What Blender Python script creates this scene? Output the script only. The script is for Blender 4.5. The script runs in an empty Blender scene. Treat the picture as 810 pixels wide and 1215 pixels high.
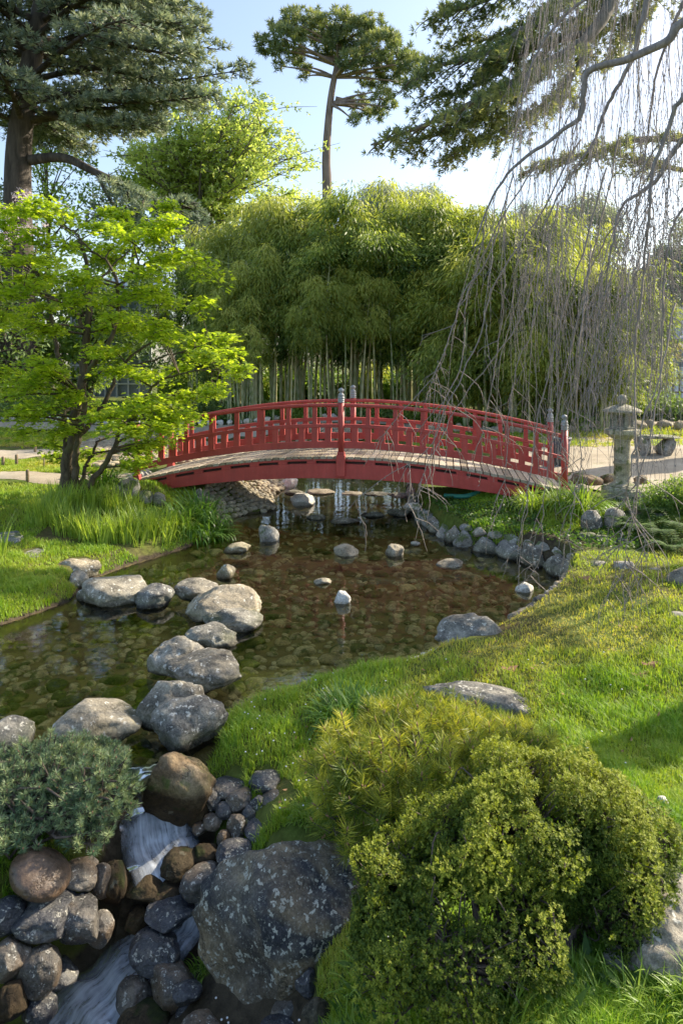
import bpy, bmesh, math, random
import numpy as np
from mathutils import Vector, Matrix
from mathutils.geometry import tessellate_polygon

random.seed(7)
RNG = np.random.default_rng(11)
SC = bpy.context.scene
COL = SC.collection
F, HY, CX, CZ = 810.0, 430.0, 405.0, 2.4          # focal length in photo pixels, horizon row, centre column, eye height

def at(px, py, Y):
    return np.array([(px - CX) / F * Y, Y, CZ - (py - HY) / F * Y])
def on(px, py, z=0.0):
    Y = (CZ - z) * F / (py - HY)
    return np.array([(px - CX) / F * Y, Y, z])

# ------------------------------------------------------------------ noise
def _h(i, j, k, s):
    n = (i * 374761393 + j * 668265263 + k * 2147483647 + s * 1274126177) & 0xffffffff
    n = ((n ^ (n >> 13)) * 1274126177) & 0xffffffff
    n = n ^ (n >> 16)
    return (n & 0xffff) / 32767.5 - 1.0
def vnoise(p, s=0):
    p = np.asarray(p, float)
    f = np.floor(p); i = f.astype(np.int64); t = p - f
    t = t * t * t * (t * (t * 6 - 15) + 10)
    r = 0
    for a in (0, 1):
        wx = t[:, 0] if a else 1 - t[:, 0]
        for b in (0, 1):
            wy = t[:, 1] if b else 1 - t[:, 1]
            for c in (0, 1):
                wz = t[:, 2] if c else 1 - t[:, 2]
                r = r + wx * wy * wz * _h(i[:, 0] + a, i[:, 1] + b, i[:, 2] + c, s)
    return r
def fbm(p, o=4, s=0):
    r = 0; a = 1.0; q = np.asarray(p, float)
    for k in range(o):
        r = r + a * vnoise(q + 17.3 * k, s + k); a *= .5; q = q * 2.03
    return r
def fbm2(x, y, o=4, s=0):
    x = np.asarray(x, float); y = np.asarray(y, float)
    return fbm(np.stack([x.ravel(), y.ravel(), np.full(x.size, s * .37)], 1), o, s).reshape(x.shape)
def sstep(a, b, x):
    t = np.clip((x - a) / (b - a), 0, 1); return t * t * (3 - 2 * t)
def unit(v):
    v = np.asarray(v, float)
    return v / np.maximum(np.linalg.norm(v, axis=-1, keepdims=True), 1e-9)
def rdir(n):
    return unit(RNG.normal(size=(n, 3)))

# ------------------------------------------------------------------ mesh helpers
def build(name, parts, mat, parent=None, loc=None, smooth=True):
    """parts: list of (V, F, tint) with F (M,k); a mesh object whose vertices are given in world space."""
    Vs, counts, loops, T = [], [], [], []
    off = 0
    for p in parts:
        V = np.asarray(p[0], float).reshape(-1, 3); t = p[2] if len(p) > 2 else None
        Fs = p[1] if isinstance(p[1], list) else [p[1]]
        for f in Fs:
            f = np.asarray(f, np.int64)
            if f.size == 0: continue
            counts.append(np.full(len(f), f.shape[1], np.int32)); loops.append((f + off).ravel())
        Vs.append(V); off += len(V)
        T.append(np.full(len(V), .5) if t is None else np.broadcast_to(np.asarray(t, float), (len(V),)))
    V = np.concatenate(Vs); C = np.concatenate(counts); L = np.concatenate(loops).astype(np.int32); T = np.concatenate(T)
    if parent is not None:
        V = V - np.array(parent['_loc']); 
    elif loc is not None:
        V = V - np.asarray(loc, float)
    me = bpy.data.meshes.new(name)
    me.vertices.add(len(V)); me.vertices.foreach_set('co', V.astype(np.float32).ravel())
    me.loops.add(len(L)); me.loops.foreach_set('vertex_index', L)
    me.polygons.add(len(C)); st = np.zeros(len(C), np.int32); st[1:] = np.cumsum(C)[:-1]
    me.polygons.foreach_set('loop_start', st)
    me.polygons.foreach_set('use_smooth', np.full(len(C), bool(smooth)))
    a = me.attributes.new('tint', 'FLOAT', 'POINT'); a.data.foreach_set('value', T.astype(np.float32))
    me.update(calc_edges=True); me.validate(clean_customdata=False)
    me.materials.append(mat)
    o = bpy.data.objects.new(name, me); COL.objects.link(o)
    if parent is not None:
        o.parent = parent; o['_loc'] = list(parent['_loc'])
    else:
        l = [0, 0, 0] if loc is None else [float(x) for x in loc]
        o.location = l; o['_loc'] = l
    return o
def tag(o, label=None, cat=None, group=None, kind=None):
    if label: o['label'] = label
    if cat: o['category'] = cat
    if group: o['group'] = group
    if kind: o['kind'] = kind
    return o
def thing(name, label, cat, loc, group=None):
    o = bpy.data.objects.new(name, None); COL.objects.link(o)
    o.location = [float(x) for x in loc]; o['_loc'] = [float(x) for x in loc]; o.empty_display_size = .1
    return tag(o, label, cat, group)
def copy_tree(src, loc, rz=0.0, sc=1.0, label=None, parent=None):
    c = src.copy(); COL.objects.link(c)
    if parent is None:
        c.location = [float(x) for x in loc]; c.rotation_euler = (0, 0, rz); c.scale = (sc, sc, sc)
        if label: c['label'] = label
    else:
        c.parent = parent
    for ch in list(src.children): copy_tree(ch, None, parent=c)
    return c

def spline(P, n):
    P = np.asarray(P, float)
    if len(P) == 2: 
        t = np.linspace(0, 1, n)[:, None]; return P[0] * (1 - t) + P[1] * t
    Q = np.vstack([2 * P[0] - P[1], P, 2 * P[-1] - P[-2]])
    u = np.linspace(0, len(P) - 1 - 1e-6, n); i = u.astype(int); t = (u - i)[:, None]
    a, b, c, d = Q[i], Q[i + 1], Q[i + 2], Q[i + 3]
    return .5 * (2 * b + (c - a) * t + (2 * a - 5 * b + 4 * c - d) * t * t + (3 * b - a - 3 * c + d) * t ** 3)
_ring = {}
def tube(P, R, n=6, tint=.5, cap=True):
    P = np.asarray(P, float); m = len(P); R = np.broadcast_to(np.asarray(R, float), (m,))
    T = unit(np.gradient(P, axis=0))
    ref = np.array([0., 0., 1.]) if abs(T[0, 2]) < .9 else np.array([1., 0, 0])
    A = np.cross(T, ref); bad = np.linalg.norm(A, axis=1) < 1e-3; A[bad] = np.cross(T[bad], [0, 1, 0]); A = unit(A)
    for k in range(1, m):
        if A[k] @ A[k - 1] < 0: A[k] = -A[k]
    B = np.cross(T, A)
    if n not in _ring:
        a = np.arange(n) * 2 * math.pi / n; _ring[n] = (np.cos(a), np.sin(a))
    c, s = _ring[n]
    V = P[:, None] + R[:, None, None] * (A[:, None] * c[None, :, None] + B[:, None] * s[None, :, None])
    V = V.reshape(-1, 3)
    i = np.arange(m - 1)[:, None] * n; j = np.arange(n)[None]; j2 = (j + 1) % n
    q = np.stack([i + j, i + j2, i + n + j2, i + n + j], -1).reshape(-1, 4)
    fs = [q]
    if cap and n <= 12:
        fs.append(np.array([list(range(n))[::-1], [(m - 1) * n + k for k in range(n)]]))
    return (V, fs, tint)
def lathe(prof, c, n=16, tint=.5, rot=0.0):
    prof = np.asarray(prof, float); m = len(prof)
    a = np.arange(n) * 2 * math.pi / n + rot
    V = np.stack([c[0] + prof[:, 0, None] * np.cos(a), c[1] + prof[:, 0, None] * np.sin(a), c[2] + np.repeat(prof[:, 1, None], n, 1)], -1).reshape(-1, 3)
    i = np.arange(m - 1)[:, None] * n; j = np.arange(n)[None]; j2 = (j + 1) % n
    q = np.stack([i + j, i + j2, i + n + j2, i + n + j], -1).reshape(-1, 4)
    return (V, [q, np.array([list(range(n))[::-1], [(m - 1) * n + k for k in range(n)]])], tint)
BOXF = np.array([[0, 2, 3, 1], [4, 5, 7, 6], [0, 1, 5, 4], [2, 6, 7, 3], [0, 4, 6, 2], [1, 3, 7, 5]])
def box8(c8, tint=.5):
    return (np.asarray(c8, float), BOXF, tint)
def box(c, s, tint=.5, rz=0.0, tilt=0.0):
    h = np.array([[i, j, k] for k in (-.5, .5) for j in (-.5, .5) for i in (-.5, .5)]) * np.asarray(s)
    if tilt:
        x, z = h[:, 0].copy(), h[:, 2].copy(); h[:, 0] = x * math.cos(tilt) - z * math.sin(tilt); h[:, 2] = x * math.sin(tilt) + z * math.cos(tilt)
    x, y = h[:, 0].copy(), h[:, 1].copy()
    h[:, 0] = x * math.cos(rz) - y * math.sin(rz); h[:, 1] = x * math.sin(rz) + y * math.cos(rz)
    return box8(h + np.asarray(c), tint)
def bevel(o, w=.006, seg=2):
    m = o.modifiers.new('bevel', 'BEVEL'); m.width = w; m.segments = seg; m.limit_method = 'ANGLE'; m.angle_limit = math.radians(40)
    return o
def leaves(P, D, L, W, tint, up=None, mid=.42, fold=0.0):
    """lens shaped leaves: P base, D axis, L length, W width."""
    P = np.asarray(P, float); N = len(P); D = unit(D)
    up = rdir(N) if up is None else unit(up)
    S = np.cross(D, up); b = np.linalg.norm(S, axis=1) < 1e-3
    S[b] = np.cross(D[b], rdir(b.sum())) if b.any() else S[b]
    S = unit(S); U = np.cross(S, D)
    L = np.broadcast_to(np.asarray(L, float), (N,))[:, None]; W = np.broadcast_to(np.asarray(W, float), (N,))[:, None]
    M = P + D * L * mid - U * L * fold
    V = np.stack([P, M + S * W / 2, P + D * L, M - S * W / 2], 1).reshape(-1, 3)
    Fc = np.arange(N)[:, None] * 4 + np.arange(4)[None]
    return (V, Fc, np.repeat(np.broadcast_to(np.asarray(tint, float), (N,)), 4))
def blades(B, L, W, lean, tint, az=None):
    """grass blades standing at B."""
    N = len(B); az = RNG.uniform(0, 2 * math.pi, N) if az is None else az
    d = np.stack([np.cos(az), np.sin(az), np.zeros(N)], 1); s = np.stack([-d[:, 1], d[:, 0], np.zeros(N)], 1)
    L = np.broadcast_to(L, (N,))[:, None]; W = np.broadcast_to(W, (N,))[:, None]; lean = np.broadcast_to(lean, (N,))[:, None]
    z = np.array([0, 0, 1.])
    M = B + z * L * .55 + d * L * lean * .3; T = B + z * L * (1 - .25 * lean) + d * L * lean
    V = np.stack([B - s * W / 2, B + s * W / 2, M - s * W * .4, M + s * W * .4, T], 1).reshape(-1, 3)
    o = np.arange(N)[:, None] * 5
    return (V, [o + np.array([[0, 1, 3, 2]]), o + np.array([[2, 3, 4]])], np.repeat(np.broadcast_to(tint, (N,)), 5))
def straps(B, az, L, W, arch, tint, n=6):
    """long arching strap leaves."""
    N = len(B); d = np.stack([np.cos(az), np.sin(az), np.zeros(N)], 1); s = np.stack([-d[:, 1], d[:, 0], np.zeros(N)], 1)
    L = np.broadcast_to(L, (N,)); W = np.broadcast_to(W, (N,)); arch = np.broadcast_to(arch, (N,))
    Vs = []; p = B.copy(); ang = np.full(N, .08) + arch * .1
    for k in range(n + 1):
        t = k / n; w = W * (1 - t ** 2.2) * .5 * (0.75 + .5 * min(t * 3, 1) * .5) + .0004
        Vs.append(p - s * w[:, None]); Vs.append(p + s * w[:, None])
        ang = ang + arch * (1.0 / n) * (.5 + 1.2 * t) * 1.5
        p = p + (d * np.sin(ang)[:, None] + np.array([0, 0, 1.]) * np.cos(ang)[:, None]) * (L / n)[:, None]
    V = np.stack(Vs, 1).reshape(-1, 3); m = 2 * (n + 1)
    o = np.arange(N)[:, None, None] * m; k = np.arange(n)[None, :, None] * 2
    Fc = (o + k + np.array([0, 1, 3, 2])[None, None]).reshape(-1, 4)
    return (V, Fc, np.repeat(np.broadcast_to(tint, (N,)), m))

# ------------------------------------------------------------------ materials
def new_mat(name):
    m = bpy.data.materials.new(name); m.use_nodes = True; nt = m.node_tree; nt.nodes.clear()
    return m, nt
class NT:
    def __init__(s, nt): s.nt = nt
    def n(s, t, **kw):
        x = s.nt.nodes.new(t)
        for k, v in kw.items():
            if k.startswith('i_'):
                key = k[2:]; key = int(key) if key.isdigit() else key.replace('_', ' ')
                x.inputs[key].default_value = v
            else: setattr(x, k, v)
        return x
    def l(s, a, b): s.nt.links.new(a, b)
    def ramp(s, fac, stops, interp='LINEAR'):
        r = s.n('ShaderNodeValToRGB'); r.color_ramp.interpolation = interp
        e = r.color_ramp.elements
        while len(e) < len(stops): e.new(.5)
        for el, (p, c) in zip(e, stops):
            el.position = p; el.color = (*c, 1) if len(c) == 3 else c
        s.l(fac, r.inputs[0]); return r.outputs[0]
    def mix(s, fac, a, b, blend='MIX'):
        x = s.n('ShaderNodeMix', data_type='RGBA', blend_type=blend)
        for v, i in ((fac, 0), (a, 6), (b, 7)):
            if hasattr(v, 'is_output'): s.l(v, x.inputs[i])
            else: x.inputs[i].default_value = v if i == 0 else ((*v, 1) if len(v) == 3 else v)
        return x.outputs[2]
    def math(s, op, a, b=None, clamp=False):
        x = s.n('ShaderNodeMath', operation=op, use_clamp=clamp)
        for v, i in ((a, 0), (b, 1)):
            if v is None: continue
            if hasattr(v, 'is_output'): s.l(v, x.inputs[i])
            else: x.inputs[i].default_value = v
        return x.outputs[0]
    def vmath(s, op, a, b):
        x = s.n('ShaderNodeVectorMath', operation=op)
        for v, i in ((a, 0), (b, 1)):
            if hasattr(v, 'is_output'): s.l(v, x.inputs[i])
            else: x.inputs[i].default_value = v
        return x.outputs[0]
    def noise(s, vec, scale, detail=4, rough=.55, dist=0.0):
        x = s.n('ShaderNodeTexNoise'); x.inputs['Scale'].default_value = scale; x.inputs['Detail'].default_value = detail
        x.inputs['Roughness'].default_value = rough; x.inputs['Distortion'].default_value = dist
        if vec is not None: s.l(vec, x.inputs['Vector'])
        return x.outputs['Fac']
    def objco(s, stretch=None, jitter=True):
        c = s.n('ShaderNodeTexCoord').outputs['Object']
        if jitter:
            r = s.n('ShaderNodeObjectInfo').outputs['Random']
            v = s.n('ShaderNodeCombineXYZ'); k = s.math('MULTIPLY', r, 57.0)
            for i in range(3): s.l(k, v.inputs[i])
            c = s.vmath('ADD', c, v.outputs[0])
        if stretch: c = s.vmath('MULTIPLY', c, stretch)
        return c
    def out(s, sh): 
        o = s.n('ShaderNodeOutputMaterial'); s.l(sh, o.inputs[0])
    def bump(s, h, strength=.4, dist=.02):
        b = s.n('ShaderNodeBump'); b.inputs['Strength'].default_value = strength; b.inputs['Distance'].default_value = dist
        s.l(h, b.inputs['Height']); return b.outputs[0]
    def pbsdf(s, col, rough=.8, normal=None, spec=.3):
        p = s.n('ShaderNodeBsdfPrincipled')
        if hasattr(col, 'is_output'): s.l(col, p.inputs['Base Color'])
        else: p.inputs['Base Color'].default_value = (*col, 1)
        if hasattr(rough, 'is_output'): s.l(rough, p.inputs['Roughness'])
        else: p.inputs['Roughness'].default_value = rough
        p.inputs['Specular IOR Level'].default_value = spec
        if normal is not None: s.l(normal, p.inputs['Normal'])
        return p.outputs[0]

def leaf_mat(name, stops, transl=.4, tcol=(1.15, 1.2, .5), rough=.5, spec=.25, gain=1.5):
    stops = [(p, tuple(min(.62, x * gain) for x in c)) for p, c in stops]
    m, nt = new_mat(name); k = NT(nt)
    a = k.n('ShaderNodeAttribute', attribute_name='tint').outputs['Fac']
    r = k.n('ShaderNodeObjectInfo').outputs['Random']
    f = k.math('ADD', a, k.math('MULTIPLY', k.math('SUBTRACT', r, .5), .18), True)
    c = k.ramp(f, stops)
    p = k.pbsdf(c, rough, spec=spec)
    t = k.n('ShaderNodeBsdfTranslucent'); k.l(k.mix(1.0, c, tcol, 'MULTIPLY'), t.inputs[0])
    mx = k.n('ShaderNodeMixShader'); mx.inputs[0].default_value = transl
    k.l(p, mx.inputs[1]); k.l(t.outputs[0], mx.inputs[2]); k.out(mx.outputs[0]); return m
def bark_mat(name, dark, light, sx=14., sz=2.5, bump=.6, moss=None):
    m, nt = new_mat(name); k = NT(nt)
    c = k.n('ShaderNodeTexCoord').outputs['Object']
    v = k.vmath('MULTIPLY', c, (sx, sx, sz))
    n1 = k.noise(v, 1.0, 6, .65, .4); n2 = k.noise(c, 3.0, 3)
    col = k.ramp(n1, [(.3, dark), (.7, light)])
    if moss: col = k.mix(k.ramp(n2, [(.5, (0, 0, 0)), (.7, (.8, .8, .8))]), col, moss)
    k.out(k.pbsdf(col, .9, k.bump(n1, bump, .03), .15)); return m
def rock_mat(name, dark, mid, light, lichen=(.5, .5, .44), la=.45, lsc=16., wet=False, moss=0.0, sc=5.0, warm=None, shore=False):
    m, nt = new_mat(name); k = NT(nt)
    c = k.objco()
    n1 = k.noise(c, sc, 8, .62, .3); n2 = k.noise(c, sc * 9, 6, .65); n3 = k.noise(c, sc * .6, 3, .5, .8)
    col = k.ramp(n1, [(.28, dark), (.5, mid), (.72, light)])
    if warm: col = k.mix(k.ramp(n3, [(.42, (0, 0, 0)), (.66, (.85, .85, .85))]), col, warm)
    rv = k.n('ShaderNodeObjectInfo').outputs['Random']; col = k.mix(.8, col, k.ramp(rv, [(0, (.62, .64, .70)), (.25, (1.1, 1.05, .95)), (.5, (.85, .85, .85)), (.75, (1.2, 1.08, .88)), (1, (.8, .74, .68))]), 'MULTIPLY')
    col = k.mix(.75, col, k.ramp(n2, [(.3, (.35, .35, .35)), (.7, (1.4, 1.4, 1.4))]), 'MULTIPLY')
    # speckle of mineral grains
    sp = k.noise(c, sc * 26, 2, .5); col = k.mix(.45, col, k.ramp(sp, [(.35, (.5, .5, .5)), (.65, (1.35, 1.35, 1.35))]), 'MULTIPLY')
    # lichen patches: voronoi cells, warped by noise, present only where a broad noise allows
    w = k.n('ShaderNodeTexNoise'); w.inputs['Scale'].default_value = lsc * 1.6; w.inputs['Detail'].default_value = 4; k.l(c, w.inputs['Vector'])
    cw = k.vmath('ADD', c, k.vmath('MULTIPLY', k.vmath('SUBTRACT', w.outputs['Color'], (.5, .5, .5)), (.09, .09, .09)))
    vo = k.n('ShaderNodeTexVoronoi'); vo.inputs['Scale'].default_value = lsc; k.l(cw, vo.inputs['Vector'])
    spot = k.ramp(vo.outputs['Distance'], [(.28, (1, 1, 1)), (.40, (0, 0, 0))])
    sel = k.ramp(vo.outputs['Color'], [(1 - la - .03, (0, 0, 0)), (1 - la, (1, 1, 1))])
    msk = k.math('MULTIPLY', k.math('MULTIPLY', spot, sel), k.ramp(n2, [(.3, (.3, .3, .3)), (.55, (1, 1, 1))]))
    col = k.mix(msk, col, lichen)
    # fine crust
    crust = k.ramp(k.noise(c, lsc * 3.2, 5, .7), [(.55, (0, 0, 0)), (.68, (.7, .7, .7))])
    col = k.mix(k.math('MULTIPLY', crust, min(1., la * 1.3)), col, tuple(x * .85 for x in lichen))
    vc = k.n('ShaderNodeTexVoronoi', feature='DISTANCE_TO_EDGE'); vc.inputs['Scale'].default_value = sc * .75
    k.l(k.vmath('ADD', k.vmath('MULTIPLY', c, (1, 1, 1.6)), k.vmath('MULTIPLY', k.vmath('SUBTRACT', w.outputs['Color'], (.5, .5, .5)), (.16, .16, .16))), vc.inputs['Vector'])
    crk = k.math('MULTIPLY', k.ramp(vc.outputs['Distance'], [(.0, (1, 1, 1)), (.022, (0, 0, 0))]), k.ramp(n3, [(.45, (0, 0, 0)), (.6, (.8, .8, .8))]))
    col = k.mix(crk, col, tuple(x * .35 for x in dark))
    g = k.n('ShaderNodeNewGeometry')
    if moss:
        sep = k.n('ShaderNodeSeparateXYZ'); k.l(g.outputs['Normal'], sep.inputs[0])
        mm = k.ramp(k.math('ADD', k.noise(c, 7., 5), k.math('MULTIPLY', sep.outputs[2], .06)), [(.60 - moss * .25, (0, 0, 0)), (.68 - moss * .25, (1, 1, 1))])
        col = k.mix(k.math('MULTIPLY', mm, .85), col, k.ramp(n2, [(.3, (.02, .035, .006)), (.7, (.09, .12, .02))]))
    h = k.math('SUBTRACT', k.math('ADD', k.math('MULTIPLY', n1, .7), k.math('MULTIPLY', n2, .35)), k.math('MULTIPLY', crk, .3))
    rough = .85
    if wet: rough = k.ramp(n2, [(.3, (.22, .22, .22)), (.7, (.6, .6, .6))])
    if shore:                                   # stones standing in the pond are wet and dark just above the water line
        sep = k.n('ShaderNodeSeparateXYZ'); k.l(g.outputs['Position'], sep.inputs[0])
        hh = k.math('ADD', sep.outputs[2], k.math('MULTIPLY', k.math('SUBTRACT', n1, .5), .09))
        al = k.ramp(hh, [(.02, (0, 0, 0)), (.06, (.55, .55, .55)), (.13, (0, 0, 0))]); col = k.mix(k.math('MULTIPLY', al, n3), col, (.10, .115, .03))
        w = k.ramp(hh, [(.012, (1, 1, 1)), (.06, (0, 0, 0))])
        col = k.mix(w, col, k.mix(1.0, col, (.28, .27, .22), 'MULTIPLY'))
    k.out(k.pbsdf(col, rough, k.bump(h, .75, .03), .45 if wet else .2)); return m
def plain_mat(name, a, b, scale=6., rough=.7, bump=.2, spec=.3, stretch=None, bd=.01, det=6):
    m, nt = new_mat(name); k = NT(nt)
    c = k.objco(stretch); n1 = k.noise(c, scale, det, .6, .2); n2 = k.noise(c, scale * 8, 4, .6)
    col = k.ramp(n1, [(.3, a), (.7, b)])
    col = k.mix(.35, col, k.ramp(n2, [(.3, (.6, .6, .6)), (.7, (1.3, 1.3, 1.3))]), 'MULTIPLY')
    k.out(k.pbsdf(col, rough, k.bump(n2, bump, bd), spec)); return m

M = {}
M['granite'] = rock_mat('granite', (.04, .04, .04), (.165, .158, .14), (.36, .34, .285), (.52, .50, .43), .35, 26., sc=6., moss=.0, shore=True)
M['pale_granite'] = rock_mat('pale_granite', (.08, .07, .055), (.29, .26, .20), (.52, .47, .37), (.6, .58, .5), .3, 24., sc=6., moss=.0, shore=True)
M['lichen_rock'] = rock_mat('lichen_rock', (.008, .010, .014), (.030, .033, .042), (.13, .12, .10), (.38, .38, .32), .52, 26., sc=4., warm=(.26, .21, .13))
M['brown_rock'] = rock_mat('brown_rock', (.035, .025, .016), (.135, .095, .055), (.27, .22, .15), (.4, .37, .3), .12, 20., sc=4., moss=.1, shore=True)
M['wet_cobble'] = rock_mat('wet_cobble', (.018, .017, .017), (.075, .068, .058), (.24, .20, .15), (.46, .44, .38), .30, 38., wet=True, sc=9., moss=.0, warm=(.15, .10, .06))
M['dark_cobble'] = rock_mat('dark_cobble', (.010, .011, .016), (.04, .042, .052), (.14, .13, .11), (.42, .40, .33), .34, 34., wet=True, sc=8., moss=.0)
M['smooth_brown'] = rock_mat('smooth_brown', (.05, .03, .018), (.10, .062, .036), (.15, .10, .065), (.2, .16, .11), .03, 40., wet=True, sc=3.)
M['bank_cobble'] = rock_mat('bank_cobble', (.12, .10, .07), (.30, .26, .19), (.5, .45, .35), (.5, .48, .4), .15, 40., sc=7.)
M['bed_cobble'] = rock_mat('bed_cobble', (.15, .13, .06), (.46, .40, .21), (.68, .61, .37), (.3, .33, .13), .15, 14., sc=6., moss=.22)
M['algae_cobble'] = rock_mat('algae_cobble', (.05, .06, .015), (.17, .19, .05), (.34, .33, .13), (.2, .27, .06), .3, 14., sc=6., moss=.6)
M['path_stone'] = rock_mat('path_stone', (.08, .075, .065), (.24, .23, .21), (.45, .43, .38), (.5, .5, .45), .2, 22., sc=6., moss=.25)
M['white_stone'] = rock_mat('white_stone', (.4, .38, .34), (.62, .6, .55), (.75, .73, .68), (.7, .7, .66), .1, 30., sc=6.)
M['lantern_stone'] = rock_mat('lantern_stone', (.13, .125, .09), (.33, .31, .23), (.48, .45, .35), (.5, .5, .42), .22, 30., sc=9., moss=.18)
M['red_paint'] = None
def red_mat():
    m, nt = new_mat('weathered_red_paint'); k = NT(nt)
    c = k.n('ShaderNodeTexCoord').outputs['Object']
    n1 = k.noise(c, 3., 6, .6, .3); n2 = k.noise(k.vmath('MULTIPLY', c, (1, 1, .12)), 22., 5, .6); n3 = k.noise(c, 40., 4, .7)
    col = k.ramp(n1, [(.3, (.31, .024, .018)), (.7, (.46, .054, .042))])
    col = k.mix(.35, col, k.ramp(n2, [(.3, (.55, .5, .5)), (.7, (1.25, 1.2, 1.2))]), 'MULTIPLY')
    col = k.mix(k.ramp(n3, [(.62, (0, 0, 0)), (.74, (.6, .6, .6))]), col, (.40, .19, .15))
    col = k.mix(k.ramp(k.noise(c, 1.6, 7, .7), [(.5, (0, 0, 0)), (.8, (.65, .65, .65))]), col, (.20, .035, .03))
    k.out(k.pbsdf(col, k.ramp(n1, [(.3, (.42, .42, .42)), (.7, (.66, .66, .66))]), k.bump(n3, .25, .006), .4)); return m
M['red_paint'] = red_mat()
def plank_mat():
    m, nt = new_mat('weathered_deck_planks'); k = NT(nt)
    c = k.n('ShaderNodeTexCoord').outputs['Object']; a = k.n('ShaderNodeAttribute', attribute_name='tint').outputs['Fac']
    g = k.noise(k.vmath('MULTIPLY', c, (30, 2.5, 30)), 1.5, 5, .65); n2 = k.noise(c, 9., 4)
    col = k.ramp(a, [(0, (.20, .16, .11)), (.5, (.30, .25, .18)), (1, (.40, .34, .26))])
    col = k.mix(.6, col, k.ramp(g, [(.3, (.55, .52, .5)), (.7, (1.3, 1.3, 1.3))]), 'MULTIPLY')
    col = k.mix(k.ramp(n2, [(.55, (0, 0, 0)), (.72, (.5, .5, .5))]), col, (.16, .15, .08))
    k.out(k.pbsdf(col, .85, k.bump(g, .4, .01), .2)); return m
M['plank'] = plank_mat()
def finial_mat():
    m, nt = new_mat('verdigris_grey_metal'); k = NT(nt)
    c = k.n('ShaderNodeTexCoord').outputs['Object']; n1 = k.noise(c, 30., 5, .6)
    k.out(k.pbsdf(k.ramp(n1, [(.3, (.13, .14, .15)), (.7, (.36, .38, .39))]), .5, k.bump(n1, .2, .005), .5)); return m
M['finial'] = finial_mat()
M['gap_dark'] = plain_mat('slot_shade', (.02, .012, .01), (.04, .025, .02), 8., .9)  # near black, shade of the bridge slots put into the colour
M['bark_maple'] = bark_mat('maple_bark', (.025, .019, .012), (.105, .082, .052), 20., 5., .5, (.07, .075, .022))
M['bark_dark'] = bark_mat('dark_bark', (.02, .017, .014), (.085, .07, .055), 6., 1.2, .8)
M['bark_pine'] = bark_mat('pine_bark', (.10, .075, .06), (.28, .21, .17), 4., .8, .7)
M['bark_branch'] = bark_mat('branch_bark', (.06, .055, .045), (.17, .15, .12), 10., 3., .5)
M['bark_weeping'] = bark_mat('weeping_bark', (.11, .095, .092), (.29, .255, .24), 30., 8., .4)
M['twig'] = bark_mat('twig_bark', (.15, .125, .11), (.28, .235, .205), 40., 10., .3)
M['shrub_wood'] = bark_mat('shrub_wood', (.035, .026, .02), (.15, .115, .09), 60., 14., .6)
M['culm'] = None
def culm_mat():
    m, nt = new_mat('bamboo_culm'); k = NT(nt)
    c = k.n('ShaderNodeTexCoord').outputs['Object']; r = k.n('ShaderNodeObjectInfo').outputs['Random']
    a = k.n('ShaderNodeAttribute', attribute_name='tint').outputs['Fac']
    n1 = k.noise(k.vmath('MULTIPLY', c, (3, 3, .8)), 2., 3)
    col = k.ramp(k.math('ADD', k.math('MULTIPLY', r, .7), k.math('MULTIPLY', n1, .4)), [(.1, (.08, .13, .035)), (.5, (.18, .22, .06)), (.9, (.29, .28, .11))])
    col = k.mix(a, col, (.45, .42, .30))
    k.out(k.pbsdf(col, .45, None, .4)); return m
M['culm'] = culm_mat()
M['lf_maple'] = leaf_mat('maple_leaf', gain=1.4, stops=[(0, (.10, .17, .012)), (.45, (.215, .315, .02)), (1, (.37, .44, .04))], transl=.6, tcol=(1.35, 1.3, .45))
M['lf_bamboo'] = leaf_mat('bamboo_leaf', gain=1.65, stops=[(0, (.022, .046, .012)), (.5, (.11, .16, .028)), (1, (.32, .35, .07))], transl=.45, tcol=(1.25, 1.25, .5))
M['lf_bamboo_warm'] = leaf_mat('sunlit_bamboo_leaf', gain=1.35, stops=[(0, (.07, .11, .02)), (.5, (.17, .21, .035)), (1, (.33, .35, .075))], transl=.45, tcol=(1.2, 1.2, .5))  # brighter copy of the bamboo leaf, sunlight put into the colour
M['lf_cedar'] = leaf_mat('cedar_needles', gain=1.7, stops=[(0, (.040, .062, .048)), (.5, (.11, .145, .105)), (1, (.26, .28, .17))], transl=.3, tcol=(1.1, 1.1, .7))
M['lf_cedar_r'] = leaf_mat('warm_cedar_needles', [(0, (.040, .07, .036)), (.5, (.11, .145, .06)), (1, (.27, .27, .10))], .4, (1.2, 1.15, .6))
M['lf_pine'] = leaf_mat('pine_needles', [(0, (.035, .060, .030)), (.5, (.10, .13, .055)), (1, (.24, .25, .09))], .3)
M['lf_spring'] = leaf_mat('spring_leaf', gain=1.6, stops=[(0, (.19, .26, .07)), (.5, (.26, .335, .10)), (1, (.35, .42, .16))], transl=.6, tcol=(1.25, 1.2, .5))
M['lf_dark'] = leaf_mat('dark_shrub_leaf', gain=2.3, stops=[(0, (.018, .034, .012)), (.5, (.045, .075, .022)), (1, (.10, .14, .035))], transl=.3)
M['lf_mid'] = leaf_mat('mid_leaf', gain=1.8, stops=[(0, (.035, .07, .015)), (.5, (.085, .14, .025)), (1, (.18, .23, .04))], transl=.45)
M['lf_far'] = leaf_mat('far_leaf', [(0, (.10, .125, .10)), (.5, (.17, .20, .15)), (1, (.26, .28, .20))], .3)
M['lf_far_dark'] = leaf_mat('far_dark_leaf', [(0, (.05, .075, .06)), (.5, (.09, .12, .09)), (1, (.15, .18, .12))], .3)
M['lf_brown'] = leaf_mat('brown_twiggy_leaf', [(0, (.09, .075, .05)), (.5, (.17, .14, .085)), (1, (.25, .21, .12))], .3)
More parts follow.
